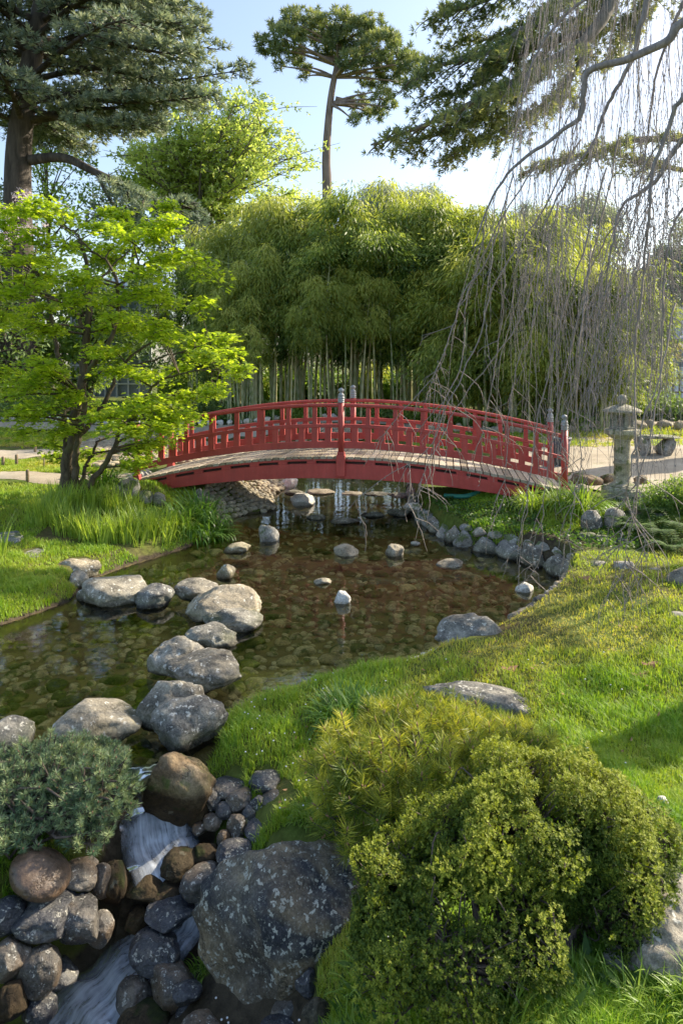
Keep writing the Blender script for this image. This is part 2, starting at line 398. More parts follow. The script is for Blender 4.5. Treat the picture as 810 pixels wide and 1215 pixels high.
M['blossom'] = leaf_mat('pink_blossom', gain=1.0, stops=[(0, (.55, .36, .40)), (1, (.8, .64, .66))], transl=.4, tcol=(1.1, 1, 1))
M['grass'] = leaf_mat('lawn_blade', gain=1.95, stops=[(0, (.22, .18, .055)), (.22, (.21, .21, .035)), (.5, (.14, .195, .018)), (1, (.065, .15, .010))], transl=.42, tcol=(1.3, 1.25, .45), rough=.55)
M['iris'] = leaf_mat('iris_leaf', [(0, (.06, .12, .015)), (.5, (.13, .21, .025)), (1, (.24, .31, .05))], .45, (1.25, 1.2, .45), .4)
M['daylily'] = leaf_mat('daylily_leaf', [(0, (.03, .07, .012)), (.5, (.06, .13, .018)), (1, (.11, .19, .03))], .4, (1.2, 1.2, .45), .35)
M['mugo'] = leaf_mat('mugo_needle', gain=1.2, stops=[(0, (.04, .085, .014)), (.5, (.17, .215, .026)), (1, (.42, .42, .05))], transl=.4, tcol=(1.25, 1.15, .45), rough=.45)
M['dwarf'] = leaf_mat('dwarf_pine_needle', gain=1.6, stops=[(0, (.03, .06, .03)), (.5, (.085, .13, .062)), (1, (.20, .24, .10))], transl=.25, tcol=(1.15, 1.15, .6), rough=.45)
M['azalea'] = leaf_mat('small_shrub_leaf', gain=1.15, stops=[(0, (.016, .031, .006)), (.5, (.060, .092, .012)), (1, (.24, .275, .028))], transl=.34, tcol=(1.2, 1.2, .35), rough=.62, spec=.12)
M['bud'] = plain_mat('pine_bud', (.20, .09, .05), (.36, .19, .11), 60., .7)
M['fern'] = leaf_mat('fern_leaf', gain=1.1, stops=[(0, (.025, .06, .012)), (.5, (.055, .115, .018)), (1, (.13, .20, .03))], transl=.4)
M['daisy'] = plain_mat('daisy_white', (.75, .75, .72), (.8, .8, .8), 20., .8)
M['dry_leaf'] = leaf_mat('dry_leaf', gain=1.0, stops=[(0, (.18, .08, .035)), (1, (.38, .2, .10))], transl=.25, tcol=(1.2, 1, .6))
M['house'] = plain_mat('white_render', (.66, .69, .74), (.76, .79, .84), 3., .9)
M['slate'] = plain_mat('grey_roof', (.16, .18, .22), (.26, .28, .33), 6., .7)
M['pane'] = plain_mat('window_pane', (.10, .13, .17), (.18, .22, .28), 2., .15, 0., .6)
M['glasshouse'] = plain_mat('greenhouse_frame', (.35, .37, .40), (.5, .52, .55), 8., .5)
M['wood_post'] = plain_mat('stake_wood', (.12, .085, .05), (.26, .19, .12), 14., .9, .5)
M['bin'] = plain_mat('dark_bin', (.03, .04, .05), (.06, .07, .085), 8., .6)
M['hose'] = plain_mat('green_plastic', (.02, .16, .12), (.04, .22, .16), 8., .5)

# ------------------------------------------------------------------ terrain
WATER_PX = [(-150, 772), (-60, 756), (0, 742), (45, 727), (84, 713), (93, 702), (100, 692), (118, 684), (150, 672), (190, 660), (222, 650), (240, 640),
            (258, 629), (266, 616), (290, 611), (325, 606), (322, 598), (318, 590), (335, 580), (345, 572), (350, 566)]
WATER = [on(*p)[:2] for p in WATER_PX] + [np.array(p) for p in ((-1.05, 15.2), (-1.4, 16), (-2.5, 17), (-4, 17.4), (-4, 18.3), (-2, 18), (0, 17), (1.2, 15.5), (1.45, 14.2))]
WATER += [on(*p)[:2] for p in [(487, 576), (488, 590), (492, 605), (500, 618), (520, 634), (550, 648), (580, 655), (605, 662), (640, 672), (668, 684), (664, 700),
          (650, 718), (625, 738), (600, 752), (560, 768), (520, 778), (480, 795), (440, 803), (400, 811), (360, 820), (330, 827), (300, 836), (270, 850),
          (262, 870), (250, 890), (215, 906), (182, 918), (160, 906), (120, 896), (60, 893), (0, 897), (-80, 900), (-150, 890)]]
WATER = np.array(WATER)
def poly_sd(P, poly):
    A = poly; B = np.roll(poly, -1, 0)
    d2 = np.full(len(P), 1e18); inside = np.zeros(len(P), bool)
    for a, b in zip(A, B):
        e = b - a; w = P - a
        t = np.clip((w @ e) / max(e @ e, 1e-12), 0, 1)
        q = w - t[:, None] * e; d2 = np.minimum(d2, (q * q).sum(1))
        c = (a[1] > P[:, 1]) != (b[1] > P[:, 1])
        if abs(b[1] - a[1]) > 1e-12:
            inside ^= c & (P[:, 0] < (b[0] - a[0]) * (P[:, 1] - a[1]) / (b[1] - a[1]) + a[0])
    d = np.sqrt(d2); return np.where(inside, -d, d)
CTRL = [on(*p) for p in [(400, 830, .12), (300, 870, .12), (362, 930, .04), (450, 800, .12), (600, 780, .15), (700, 750, .20), (800, 760, .27), (800, 690, .28), (700, 690, .22),
        (690, 660, .28), (640, 1215, .28), (800, 1100, .30), (500, 1100, .18), (700, 950, .25), (550, 900, .18),
        (740, 600, .45), (800, 600, .5), (680, 590, .48), (600, 600, .35), (640, 640, .3), (520, 605, .25), (560, 625, .25),
        (80, 605, .35), (0, 600, .35), (0, 705, .14), (80, 690, .12), (150, 640, .14), (0, 650, .22), (160, 578, .48), (215, 610, .2), (230, 590, .3)]]
CTRL += [np.array(p, float) for p in [(0, .5, .3), (3, 1, .4), (5, 3, .45), (6, 6, .45), (5, 12, .5), (8, 14, .5), (4, 16, .5), (10, 10, .55), (-6, 12, .45), (-8, 15, .5), (-10, 10, .45),
         (-4, 14, .5), (-2.5, 12.5, .5), (-10, 20, .7), (0, 20, .72), (8, 20, .7), (0, 25, .95), (10, 25, .9), (-12, 26, .95), (30, 40, 1), (-30, 40, 1), (0, 60, 1.2), (100, 200, 1.5), (-100, 200, 1.5), (0, 400, 1.5),
         (-1.6, 3.75, .06), (-1.75, 3.3, -.08), (-2.5, 3.3, .0), (-3, 2.5, .05), (-1.6, 4.05, .08), (-2.6, 4.0, .1), (-.45, 3.0, -.55), (-.3, 2.8, -.6), (-.7, 2.9, -.62), (-.8, 2.4, -.7), (-.4, 2.3, -.6), (-.16, 2.7, -.35), (-.12, 2.4, -.3), (0, 2.2, 0), (-.5, 3.25, -.4), (-.2, 3.15, -.2), (.05, 2.95, .0), (-.1, 3.6, .05), (-.45, 3.78, -.13), (-.32, 3.85, -.10), (-.6, 3.8, -.16), (-.3, 3.65, -.08), (-2, 1, 0.), (-6, 4, .3), (-8, 7, .4)]]
CTRL = np.array(CTRL)
GULLY = np.array([(-1.13, 4.12, -.03, .12), (-1.10, 3.95, -.06, .13), (-1.0, 3.75, -.22, .16), (-.86, 3.55, -.36, .16), (-.93, 3.42, -.52, .18), (-1.13, 3.25, -.64, .2), (-1.28, 3.05, -.72, .24), (-1.5, 2.7, -.82, .3), (-1.7, 2.0, -.95, .4)])
GUL = spline(GULLY, 60)
def H(x, y, detail=True):
    x = np.atleast_1d(np.asarray(x, float)); y = np.atleast_1d(np.asarray(y, float)); sh = x.shape
    P = np.stack([x.ravel(), y.ravel()], 1)
    out = np.empty(len(P))
    for s in range(0, len(P), 40000):
        p = P[s:s + 40000]
        d2 = ((p[:, None] - CTRL[None, :, :2]) ** 2).sum(2)
        w = 1 / (d2 + .05) ** 1.7
        b = (w * CTRL[None, :, 2]).sum(1) / w.sum(1)
        sd = poly_sd(p, WATER)
        cob = sstep(-.3, -1.2, p[:, 0]) * sstep(10.2, 11.2, p[:, 1]) * sstep(-6, -4.5, p[:, 0])
        bw = .16 + .9 * cob + .08 * sstep(5.0, 6.5, p[:, 1]) * sstep(-1.6, -2.2, p[:, 0]) * (1 - cob)
        if detail: b = b + .022 * fbm2(p[:, 0] * 1.3, p[:, 1] * 1.3, 3, 3) * sstep(0, .6, sd)
        hout = b * sstep(-.02, bw, sd) + .03 * sstep(0, .05, sd)
        hin = -.05 - .15 * sstep(0, .5, -sd)
        h = np.where(sd > 0, hout, hin)
        g2 = ((p[:, None] - GUL[None, :, :2]) ** 2).sum(2); gi = g2.argmin(1); gd = np.sqrt(g2.min(1))
        t = sstep(GUL[gi, 3], GUL[gi, 3] + .38, gd); gz = GUL[gi, 2] - .11
        near = (p[:, 1] < 4.3)
        h = np.where(near, np.minimum(h, gz + t * (np.maximum(h, gz) - gz)), h)
        out[s:s + 40000] = h
    return out.reshape(sh)
def grow(a, b, step, far, k=1.13):
    mid = np.arange(a, b, step); lo, hi = [], []
    s = step; v = a
    while v > -far: s *= k; v -= s; lo.append(v)
    s = step; v = mid[-1]
    while v < far: s *= k; v += s; hi.append(v)
    return np.array(lo[::-1] + list(mid) + hi)
gx = grow(-5.2, 5.2, .055, 500); gy = grow(1.4, 11.5, .055, 700)
gy = gy[gy > -40]
GX, GY = np.meshgrid(gx, gy)
GZ = H(GX, GY)
nx, ny = len(gx), len(gy)
ii = (np.arange(ny - 1)[:, None] * nx + np.arange(nx - 1)[None]).ravel()
SDG = poly_sd(np.stack([GX.ravel(), GY.ravel()], 1), WATER)
def ground_mat():
    m, nt = new_mat('ground_soil_and_turf'); k = NT(nt)
    g = k.n('ShaderNodeNewGeometry').outputs['Position']
    sep = k.n('ShaderNodeSeparateXYZ'); k.l(g, sep.inputs[0])
    n1 = k.noise(g, 1.3, 5, .6); n2 = k.noise(g, 14., 6, .65); n3 = k.noise(g, 90., 3, .6)
    turf = k.ramp(n1, [(.32, (.10, .075, .03)), (.48, (.085, .10, .018)), (.7, (.055, .095, .012))])
    turf = k.mix(.8, turf, k.ramp(n2, [(.3, (.5, .5, .5)), (.7, (1.4, 1.4, 1.4))]), 'MULTIPLY')
    soil = k.ramp(n2, [(.3, (.018, .014, .009)), (.7, (.075, .056, .034))])
    bed = k.ramp(k.noise(g, 5., 6, .65), [(.3, (.07, .055, .022)), (.55, (.19, .15, .06)), (.75, (.20, .19, .045))])
    a = k.n('ShaderNodeAttribute', attribute_name='tint').outputs['Fac']      # 0 bed, .5 bare soil, 1 turf
    hgt = k.ramp(k.math('ADD', a, k.math('MULTIPLY', k.math('SUBTRACT', n2, .5), .3)), [(.55, (0, 0, 0)), (.8, (1, 1, 1))])
    c = k.mix(hgt, soil, turf)
    c = k.mix(k.ramp(a, [(.1, (1, 1, 1)), (.3, (0, 0, 0))]), c, bed)
    k.out(k.pbsdf(c, .95, k.bump(k.math('ADD', n2, k.math('MULTIPLY', n3, .4)), .6, .03), .1)); return m
M['ground'] = ground_mat()
gd = np.sqrt((((np.stack([GX.ravel(), GY.ravel()], 1))[:, None, :] - GUL[None, ::3, :2]) ** 2).sum(2).min(1)) if GX.size < 200000 else np.full(GX.size, 9.)
xr, yr = GX.ravel(), GY.ravel()
soilness = np.exp(-(((xr - 2.6) / 1.0) ** 2 + ((yr - 8.3) / .9) ** 2)) + np.exp(-(((xr + 3.3) / .8) ** 2 + ((yr - 10.3) / .8) ** 2)) + np.exp(-(((xr + 2.6) / .9) ** 2 + ((yr - 8.0) / .5) ** 2)) * .8 
tint = np.clip(sstep(0.0, .05, SDG) * (1 - .5 * np.clip(soilness, 0, 1)), 0, 1)
tint = np.where(SDG < 0, 0, np.maximum(tint, .35)); tint = np.where((gd < .30) | ((xr < -.12) & (xr > -1.3) & (yr < 3.2)), np.minimum(tint, .3), tint)
gr = build('ground', [(np.stack([xr, yr, GZ.ravel()], 1), np.stack([ii, ii + 1, ii + nx + 1, ii + nx], 1), tint)], M['ground'])
tag(gr, 'turf, bare soil and stream bed of the garden', kind='structure')

def hz(x, y): return float(H(x, y)[0])

# water sheet
def water_mat():
    m, nt = new_mat('clear_pond_water'); k = NT(nt)
    g = k.n('ShaderNodeNewGeometry').outputs['Position']
    n1 = k.noise(k.vmath('MULTIPLY', g, (1, 1.6, 1)), 2.4, 3, .5, .3); n2 = k.noise(g, 11., 3, .5)
    b = k.bump(k.math('ADD', n1, k.math('MULTIPLY', n2, .22)), .12, .03)
    fr = k.n('ShaderNodeFresnel'); fr.inputs[0].default_value = 1.33; k.l(b, fr.inputs[1])
    t = k.n('ShaderNodeBsdfTransparent'); t.inputs[0].default_value = (.95, .91, .68, 1)
    gl = k.n('ShaderNodeBsdfGlossy'); gl.inputs['Roughness'].default_value = .025; gl.inputs['Color'].default_value = (.95, .97, 1, 1); k.l(b, gl.inputs['Normal'])
    mx = k.n('ShaderNodeMixShader'); k.l(fr.outputs[0], mx.inputs[0]); k.l(t.outputs[0], mx.inputs[1]); k.l(gl.outputs[0], mx.inputs[2])
    k.out(mx.outputs[0]); return m
M['water'] = water_mat()
c0 = WATER.mean(0)
wp = np.array([p for p in WATER]); 
tris = tessellate_polygon([[Vector((p[0], p[1], 0)) for p in wp]])
wv = np.concatenate([np.c_[wp, np.zeros(len(wp))]])
wt = build('water', [(wv, np.array(tris)[:, ::-1])], M['water'], smooth=False)
wme = wt.data
if wme.polygons[0].normal.z < 0: wme.flip_normals()
tag(wt, 'clear shallow pond and stream water under the bridge', kind='structure')

# cascade: a flowing sheet that follows the gully
def cascade_mat():
    m, nt = new_mat('silky_flowing_water'); k = NT(nt)
    uv = k.n('ShaderNodeUVMap', uv_map='flow').outputs[0]
    s = k.noise(k.vmath('MULTIPLY', uv, (20, 1.0, 1)), 1.6, 5, .6, .6); s2 = k.noise(k.vmath('MULTIPLY', uv, (3, 2.0, 1)), 1.3, 3)
    a = k.n('ShaderNodeAttribute', attribute_name='tint').outputs['Fac']
    f = k.math('MULTIPLY', k.ramp(k.math('ADD', k.math('MULTIPLY', s, .6), k.math('MULTIPLY', s2, .5)), [(.36, (.03, .03, .03)), (.66, (1, 1, 1))]), a, True)
    t = k.n('ShaderNodeBsdfTransparent'); t.inputs[0].default_value = (.72, .74, .70, 1)
    gl = k.n('ShaderNodeBsdfGlossy'); gl.inputs['Roughness'].default_value = .18
    fr = k.n('ShaderNodeFresnel'); fr.inputs[0].default_value = 1.33
    w0 = k.n('ShaderNodeMixShader'); k.l(fr.outputs[0], w0.inputs[0]); k.l(t.outputs[0], w0.inputs[1]); k.l(gl.outputs[0], w0.inputs[2])
    d = k.pbsdf((.74, .80, .90), .4, None, .4)
    mx = k.n('ShaderNodeMixShader'); k.l(f, mx.inputs[0]); k.l(w0.outputs[0], mx.inputs[1]); k.l(d, mx.inputs[2]); k.out(mx.outputs[0]); return m
M['cascade'] = cascade_mat()
gp = spline(GULLY[:8], 110); nu = 25
tang = unit(np.gradient(gp[:, :2], axis=0)); nrm = np.stack([-tang[:, 1], tang[:, 0]], 1)
u = np.linspace(-1, 1, nu); Vw = []; 
for i in range(len(gp)):
    hw = gp[i, 3] + .04
    xy = gp[i, :2] + nrm[i] * (u * hw)[:, None]
    z = gp[i, 2] + .015 - .02 * u ** 2 + .022 * fbm2(xy[:, 0] * 9, xy[:, 1] * 9, 3, 5) + .012 * np.sin(i * .55)
    Vw.append(np.c_[xy, z])
Vw = np.concatenate(Vw); jj = (np.arange(len(gp) - 1)[:, None] * nu + np.arange(nu - 1)[None]).ravel()
slope = np.abs(np.gradient(gp[:, 2])) / (np.linalg.norm(np.gradient(gp[:, :2], axis=0), axis=1) + 1e-6)
wa = np.clip(.30 + slope * .8, 0, 1) * sstep(20, 32, np.arange(len(gp)))
wt2 = np.repeat(wa, nu) * np.tile(np.clip(1.25 - np.abs(u) ** 2 * 1.3, 0, 1), len(gp))
cs = build('cascade', [(Vw, np.stack([jj, jj + 1, jj + nu + 1, jj + nu], 1), wt2)], M['cascade'])
uvl = cs.data.uv_layers.new(name='flow'); arc = np.concatenate([[0], np.cumsum(np.linalg.norm(np.diff(gp[:, :3], axis=0), axis=1))])
UV = np.stack([np.tile(u * .3, len(gp)), np.repeat(arc * 4, nu)], 1)
li = np.zeros(len(cs.data.loops), np.int32); cs.data.loops.foreach_get('vertex_index', li); uvl.data.foreach_set('uv', UV[li].astype(np.float32).ravel())
tag(cs, 'small white cascade of water running down between the boulders', kind='structure')

# ------------------------------------------------------------------ paths
def sand_mat():
    m, nt = new_mat('pale_sandy_gravel'); k = NT(nt)
    g = k.n('ShaderNodeNewGeometry').outputs['Position']
    n1 = k.noise(g, .9, 5, .6); n2 = k.noise(g, 35., 5, .7); n3 = k.noise(g, 3.5, 5)
    c = k.ramp(n1, [(.3, (.27, .22, .155)), (.7, (.42, .36, .27))])
    c = k.mix(.6, c, k.ramp(n2, [(.3, (.6, .6, .6)), (.7, (1.3, 1.3, 1.3))]), 'MULTIPLY')
    c = k.mix(k.ramp(n3, [(.6, (0, 0, 0)), (.72, (.55, .55, .55))]), c, (.12, .13, .035))
    k.out(k.pbsdf(c, .95, k.bump(n2, .4, .01), .1)); return m
M['sand'] = sand_mat()
def path(pts, widths, label, nseg=70, nw=9, lift=.035):
    C = spline(np.c_[np.array(pts), np.array(widths)], nseg)
    t = unit(np.gradient(C[:, :2], axis=0)); n = np.stack([-t[:, 1], t[:, 0]], 1); uu = np.linspace(-1, 1, nw)
    e = 1 + .10 * fbm2(np.arange(nseg) * .35, np.zeros(nseg), 3, len(pts))
    xy = C[:, None, :2] + n[:, None] * (uu[None, :, None] * (C[:, 2] * e)[:, None, None] / 2)
    x, y = xy[..., 0], xy[..., 1]; z = H(x, y) + lift - .03 * np.abs(uu)[None] ** 4
    j = (np.arange(nseg - 1)[:, None] * nw + np.arange(nw - 1)[None]).ravel()
    o = build('path', [(np.stack([x, y, z], -1).reshape(-1, 3), np.stack([j, j + nw, j + nw + 1, j + 1], 1))], M['sand'])
    if o.data.polygons[0].normal.z < 0: o.data.flip_normals()
    return tag(o, label, kind='structure')
path([(-3.7, 11.35), (-4.6, 11.5), (-6, 11.7), (-8, 11.9), (-11, 12.4)], [1.1, .8, .7, .75, .9], 'narrow sandy path running left from the bridge')
path([(-5.7, 14.6), (-6.4, 14.3), (-7.2, 13.9), (-8.5, 13.8), (-11, 14.2)], [.5, 1.0, 1.5, 1.7, 1.8], 'sandy path widening to the left between two lawns')
path([(-16, 18.6), (-10, 18.7), (-6, 18.8), (-3, 19.1), (0, 19.4), (5, 19.2), (9, 18.6), (16, 18.0)], [1., 1.0, 1.1, 1.2, 1.3, 1.6, 2.0, 2.], 'pale path crossing behind the bridge below the bamboo')
path([(3.55, 10.15), (4.3, 10.9), (5.6, 11.9), (7.5, 12.8), (11, 13.6)], [1.2, 1.5, 2.4, 3.2, 3.6], 'broad sandy path right of the bridge behind the stone lantern')
path([(3.3, 12.2), (4.6, 13.3), (6.5, 14.3), (9, 14.9), (12, 15)], [1.4, 2.6, 3.0, 2.8, 2.6], 'worn sandy ground around the stone bench', lift=.05)
path([(3.4, 16.6), (6, 16.2), (9, 15.9), (13, 15.8)], [1.0, 1.5, 1.8, 2.0], 'pale strip of path beyond the stone bench')

# ------------------------------------------------------------------ rocks
_ico = {}
def ico(s):
    if s not in _ico:
        bm = bmesh.new(); bmesh.ops.create_icosphere(bm, subdivisions=s, radius=1)
        _ico[s] = (np.array([v.co[:] for v in bm.verts]), np.array([[v.index for v in f.verts] for f in bm.faces])); bm.free()
    return _ico[s]
def rock_shape(seed, sub=5, facets=8, rough=.13, fine=.03, dlo=.55, dhi=.85):
    r = np.random.default_rng(seed); V, Fc = ico(sub); p = V.copy()
    for _ in range(facets):
        n = unit(r.normal(size=3) * np.array([1, 1, .8])); d = r.uniform(dlo, dhi)
        q = p @ n; ex = np.maximum(q - d, 0); p = p - n * (ex * .82)[:, None]
    off = r.uniform(0, 50, 3)
    p = p * (1 + rough * fbm(p * 1.35 + off, 3, seed) + fine * fbm(p * 5 + off, 4, seed + 9))[:, None]
    lo, hi = p.min(0), p.max(0)
    return (p - (lo + hi) / 2) / ((hi - lo) / 2), Fc
_n = [100]
def rock(c, dims, mat, label, rz=None, tilt=0., facets=8, sub=5, rough=.13, fine=.03, name='boulder', cat='boulder', group=None, seed=None, roll=0., dlo=.55, dhi=.85, taper=0.):
    _n[0] += 1; seed = _n[0] if seed is None else seed
    p, Fc = rock_shape(seed, sub, facets, rough, fine, dlo, dhi)
    p[:, :2] *= 1 + taper * p[:, 2:3]
    p = p * np.asarray(dims) / 2
    for ang, (a, b) in ((tilt, (0, 2)), (roll, (1, 2))):
        if ang:
            x, z = p[:, a].copy(), p[:, b].copy(); p[:, a] = x * math.cos(ang) - z * math.sin(ang); p[:, b] = x * math.sin(ang) + z * math.cos(ang)
    if rz:
        x, y = p[:, 0].copy(), p[:, 1].copy(); p[:, 0] = x * math.cos(rz) - y * math.sin(rz); p[:, 1] = x * math.sin(rz) + y * math.cos(rz)
    o = build(name, [(p + np.asarray(c), Fc)], M[mat], loc=c)
    return tag(o, label, cat, group)
def rock_px(bb, zb, mat, label, dep=.8, bury=.25, Y=None, **kw):
    """bb: the stone's box in the photo; its front foot meets height zb (or it sits at depth Y)."""
    x0, y0, x1, y1 = bb
    if Y is None:
        Yf = (CZ - zb) * F / (y1 - HY); w = (x1 - x0) / F * Yf; Yc = Yf + w * dep * .42
    else: Yc = Y
    w = (x1 - x0) / F * Yc; d = w * dep
    zt = CZ - (y0 - HY) / F * (Yc + d * .15)
    if Y is None: zlow = zb - bury * max(zt - zb, .05) - .03
    else: zlow = CZ - (y1 - HY) / F * (Yc - d * .25)
    h = max(zt - zlow, .03)
    x = ((x0 + x1) / 2 - CX) / F * Yc
    return rock((x, Yc, (zt + zlow) / 2), (w * 1.03, d, h), mat, label, **kw)

step = 'stepping stones and boulders across the pond'
rock_px((98, 683, 180, 719), 0, 'pale_granite', 'long pale flat boulder at the left end of the stone crossing', facets=9, rough=.1, seed=3)
rock_px((163, 690, 207, 722), 0, 'granite', 'round grey boulder right beside the long pale flat one', seed=4, dep=1.)
rock_px((207, 685, 259, 716), 0, 'granite', 'rounded grey boulder farthest back at the bend of the crossing', seed=5, dep=.9)
rock_px((221, 693, 309, 739), 0, 'pale_granite', 'broad flat pale boulder at the outer bend of the crossing', seed=6, dep=.75)
rock_px((240, 719, 311, 749), 0, 'granite', 'low grey slab-like boulder in front of the broad pale one', seed=7, dep=.8)
rock_px((222, 738, 282, 769), 0, 'granite', 'dark low stepping stone with flat grey top in the crossing', seed=8, dep=.8)
rock_px((176, 755, 241, 806), 0, 'pale_granite', 'blocky pale stepping stone with angular left face', seed=9, dep=.85)
rock_px((198, 770, 287, 822), 0, 'granite', 'large oval grey stepping stone speckled with lichen', seed=10, dep=.8)
rock_px((160, 803, 239, 866), 0, 'granite', 'dark stepping stone with yellowish lichen and sharp right edge', seed=11, dep=.8)
rock_px((181, 823, 269, 893), 0, 'granite', 'dark wedge-shaped boulder touching the lawn edge', seed=12, dep=.8)
rock_px((64, 826, 167, 888), 0, 'pale_granite', 'large domed boulder with white lichen patch above the dwarf pine', seed=13, dep=.85, rough=.08)
rock_px((-14, 850, 36, 896), 0, 'granite', 'rounded boulder cut by the left picture edge above the dwarf pine', seed=14, dep=1.)
rock_px((172, 884, 255, 986), -.17, 'brown_rock', 'tall rusty brown boulder at the head of the cascade', seed=45, dep=.75, facets=12, dlo=.48, dhi=.68, rough=.1)
rock_px((516, 728, 606, 781), .0, 'granite', 'grey wedge-shaped boulder on the lawn edge at the pond', seed=22, dep=.6, facets=10, dlo=.45, dhi=.7)
rock((.95, 4.62, .13), (.82, .30, .15), 'granite', 'low grey slab sunk in the lawn behind the mugo pine', name='stone_slab', cat='stone slab', seed=17, rz=-.35)
rock_px((66, 662, 119, 682), .08, 'pale_granite', 'flat pale stone on the left bank by the iris clump', seed=18, dep=.7)
rock_px((80, 677, 106, 696), .04, 'pale_granite', 'small rounded pale stone at the left water edge', seed=19)
rock_px((92, 698, 106, 713), 0, 'granite', 'small dark stone wedged beside the long flat boulder', seed=20)
rock_px((16, 651, 63, 668), .17, 'path_stone', 'flat pale stepping slab in the left lawn near the irises', dep=1.3, seed=21, name='stone_slab', cat='stone slab')
rock_px((-20, 632, 29, 651), .22, 'path_stone', 'flat stepping slab at the left edge of the picture', dep=1.2, seed=23, name='stone_slab', cat='stone slab')
# single stones out in the pond
for bb, mt, lb in [((396, 700, 416, 717), 'white_stone', 'small white stone alone in the middle of the pond'),
                   ((307, 622, 331, 643), 'path_stone', 'grey pointed stone in the dark water below the bridge'),
                   ((257, 669, 279, 687), 'pale_granite', 'small pale stone beyond the bend of the stone crossing'),
                   ((266, 642, 297, 656), 'pale_granite', 'flat pale stone off the tip of the daylily clump'),
                   ((396, 645, 425, 660), 'bank_cobble', 'yellowish angular stone left of two in the mid pond'),
                   ((457, 645, 479, 661), 'bank_cobble', 'yellowish rounded stone right of two in the mid pond'),
                   ((517, 663, 549, 673), 'bank_cobble', 'very flat stone awash near the right bank'),
                   ((372, 684, 393, 693), 'bank_cobble', 'low stone just awash in the middle of the pond'),
                   ((611, 690, 633, 703), 'white_stone', 'small white stone under the hanging twigs at the right bank'),
                   ((344, 585, 373, 601), 'white_stone', 'white pointed stone under the middle of the bridge'),
                   ((331, 565, 353, 578), 'white_stone', 'white rounded stone beyond the bridge in the stream'),
                   ((338, 581, 362, 587), 'granite', 'dark flat stone at the left of the ford under the bridge'),
                   ((364, 580, 397, 587), 'bank_cobble', 'long pale stone of the ford under the bridge'),
                   ((404, 582, 431, 587), 'bank_cobble', 'low stone in the middle of the ford under the bridge'),
                   ((432, 583, 462, 588), 'granite', 'dark low stone of the ford right of the middle'),
                   ((460, 584, 491, 590), 'granite', 'dark flat stone at the right end of the ford'),
                   ((364, 610, 386, 617), 'granite', 'small dark stone at the left of the dark row below the bridge'),
                   ((392, 614, 427, 622), 'granite', 'broad dark stone humped in the dark row below the bridge'),
                   ((428, 606, 456, 614), 'granite', 'thin dark stone in the dark row below the bridge'),
                   ((458, 604, 488, 613), 'granite', 'dark flat stone against the right bank below the bridge'),
                   ((487, 642, 499, 646), 'path_stone', 'tiny flat stone awash in the dark water right')]:
    rock_px(bb, 0, mt, lb, dep=.8, sub=4, name='pond_stone', cat='stone', facets=7)
# cobble heap by the brown boulder (right of the cascade head)
g1 = 'wet rounded cobbles heaped between the brown boulder and the lawn'
for i, (bb, Y, mt) in enumerate([((296, 912, 334, 941), 3.98, 'dark_cobble'), ((254, 922, 295, 949), 3.98, 'dark_cobble'), ((236, 934, 264, 964), 3.92, 'dark_cobble'), ((268, 932, 299, 966), 3.9, 'wet_cobble'),
        ((307, 934, 353, 973), 3.88, 'wet_cobble'), ((296, 941, 315, 972), 3.86, 'dark_cobble'), ((256, 951, 275, 977), 3.84, 'dark_cobble'), ((241, 964, 264, 988), 3.82, 'wet_cobble'),
        ((269, 964, 293, 997), 3.78, 'wet_cobble'), ((287, 955, 304, 984), 3.82, 'dark_cobble'), ((291, 971, 336, 1001), 3.74, 'dark_cobble'), ((220, 940, 248, 984), 3.9, 'brown_rock'),
        ((257, 984, 272, 1006), 3.72, 'wet_cobble'), ((325, 960, 360, 990), 3.8, 'wet_cobble'), ((228, 975, 246, 992), 3.8, 'wet_cobble')]):
    rock_px(bb, 0, mt, 'wet rounded cobble in the heap between the brown boulder and the lawn', Y=Y, dep=1.0, facets=3, rough=.1, fine=.015, name='cobble', cat='cobble', group=g1, sub=5)
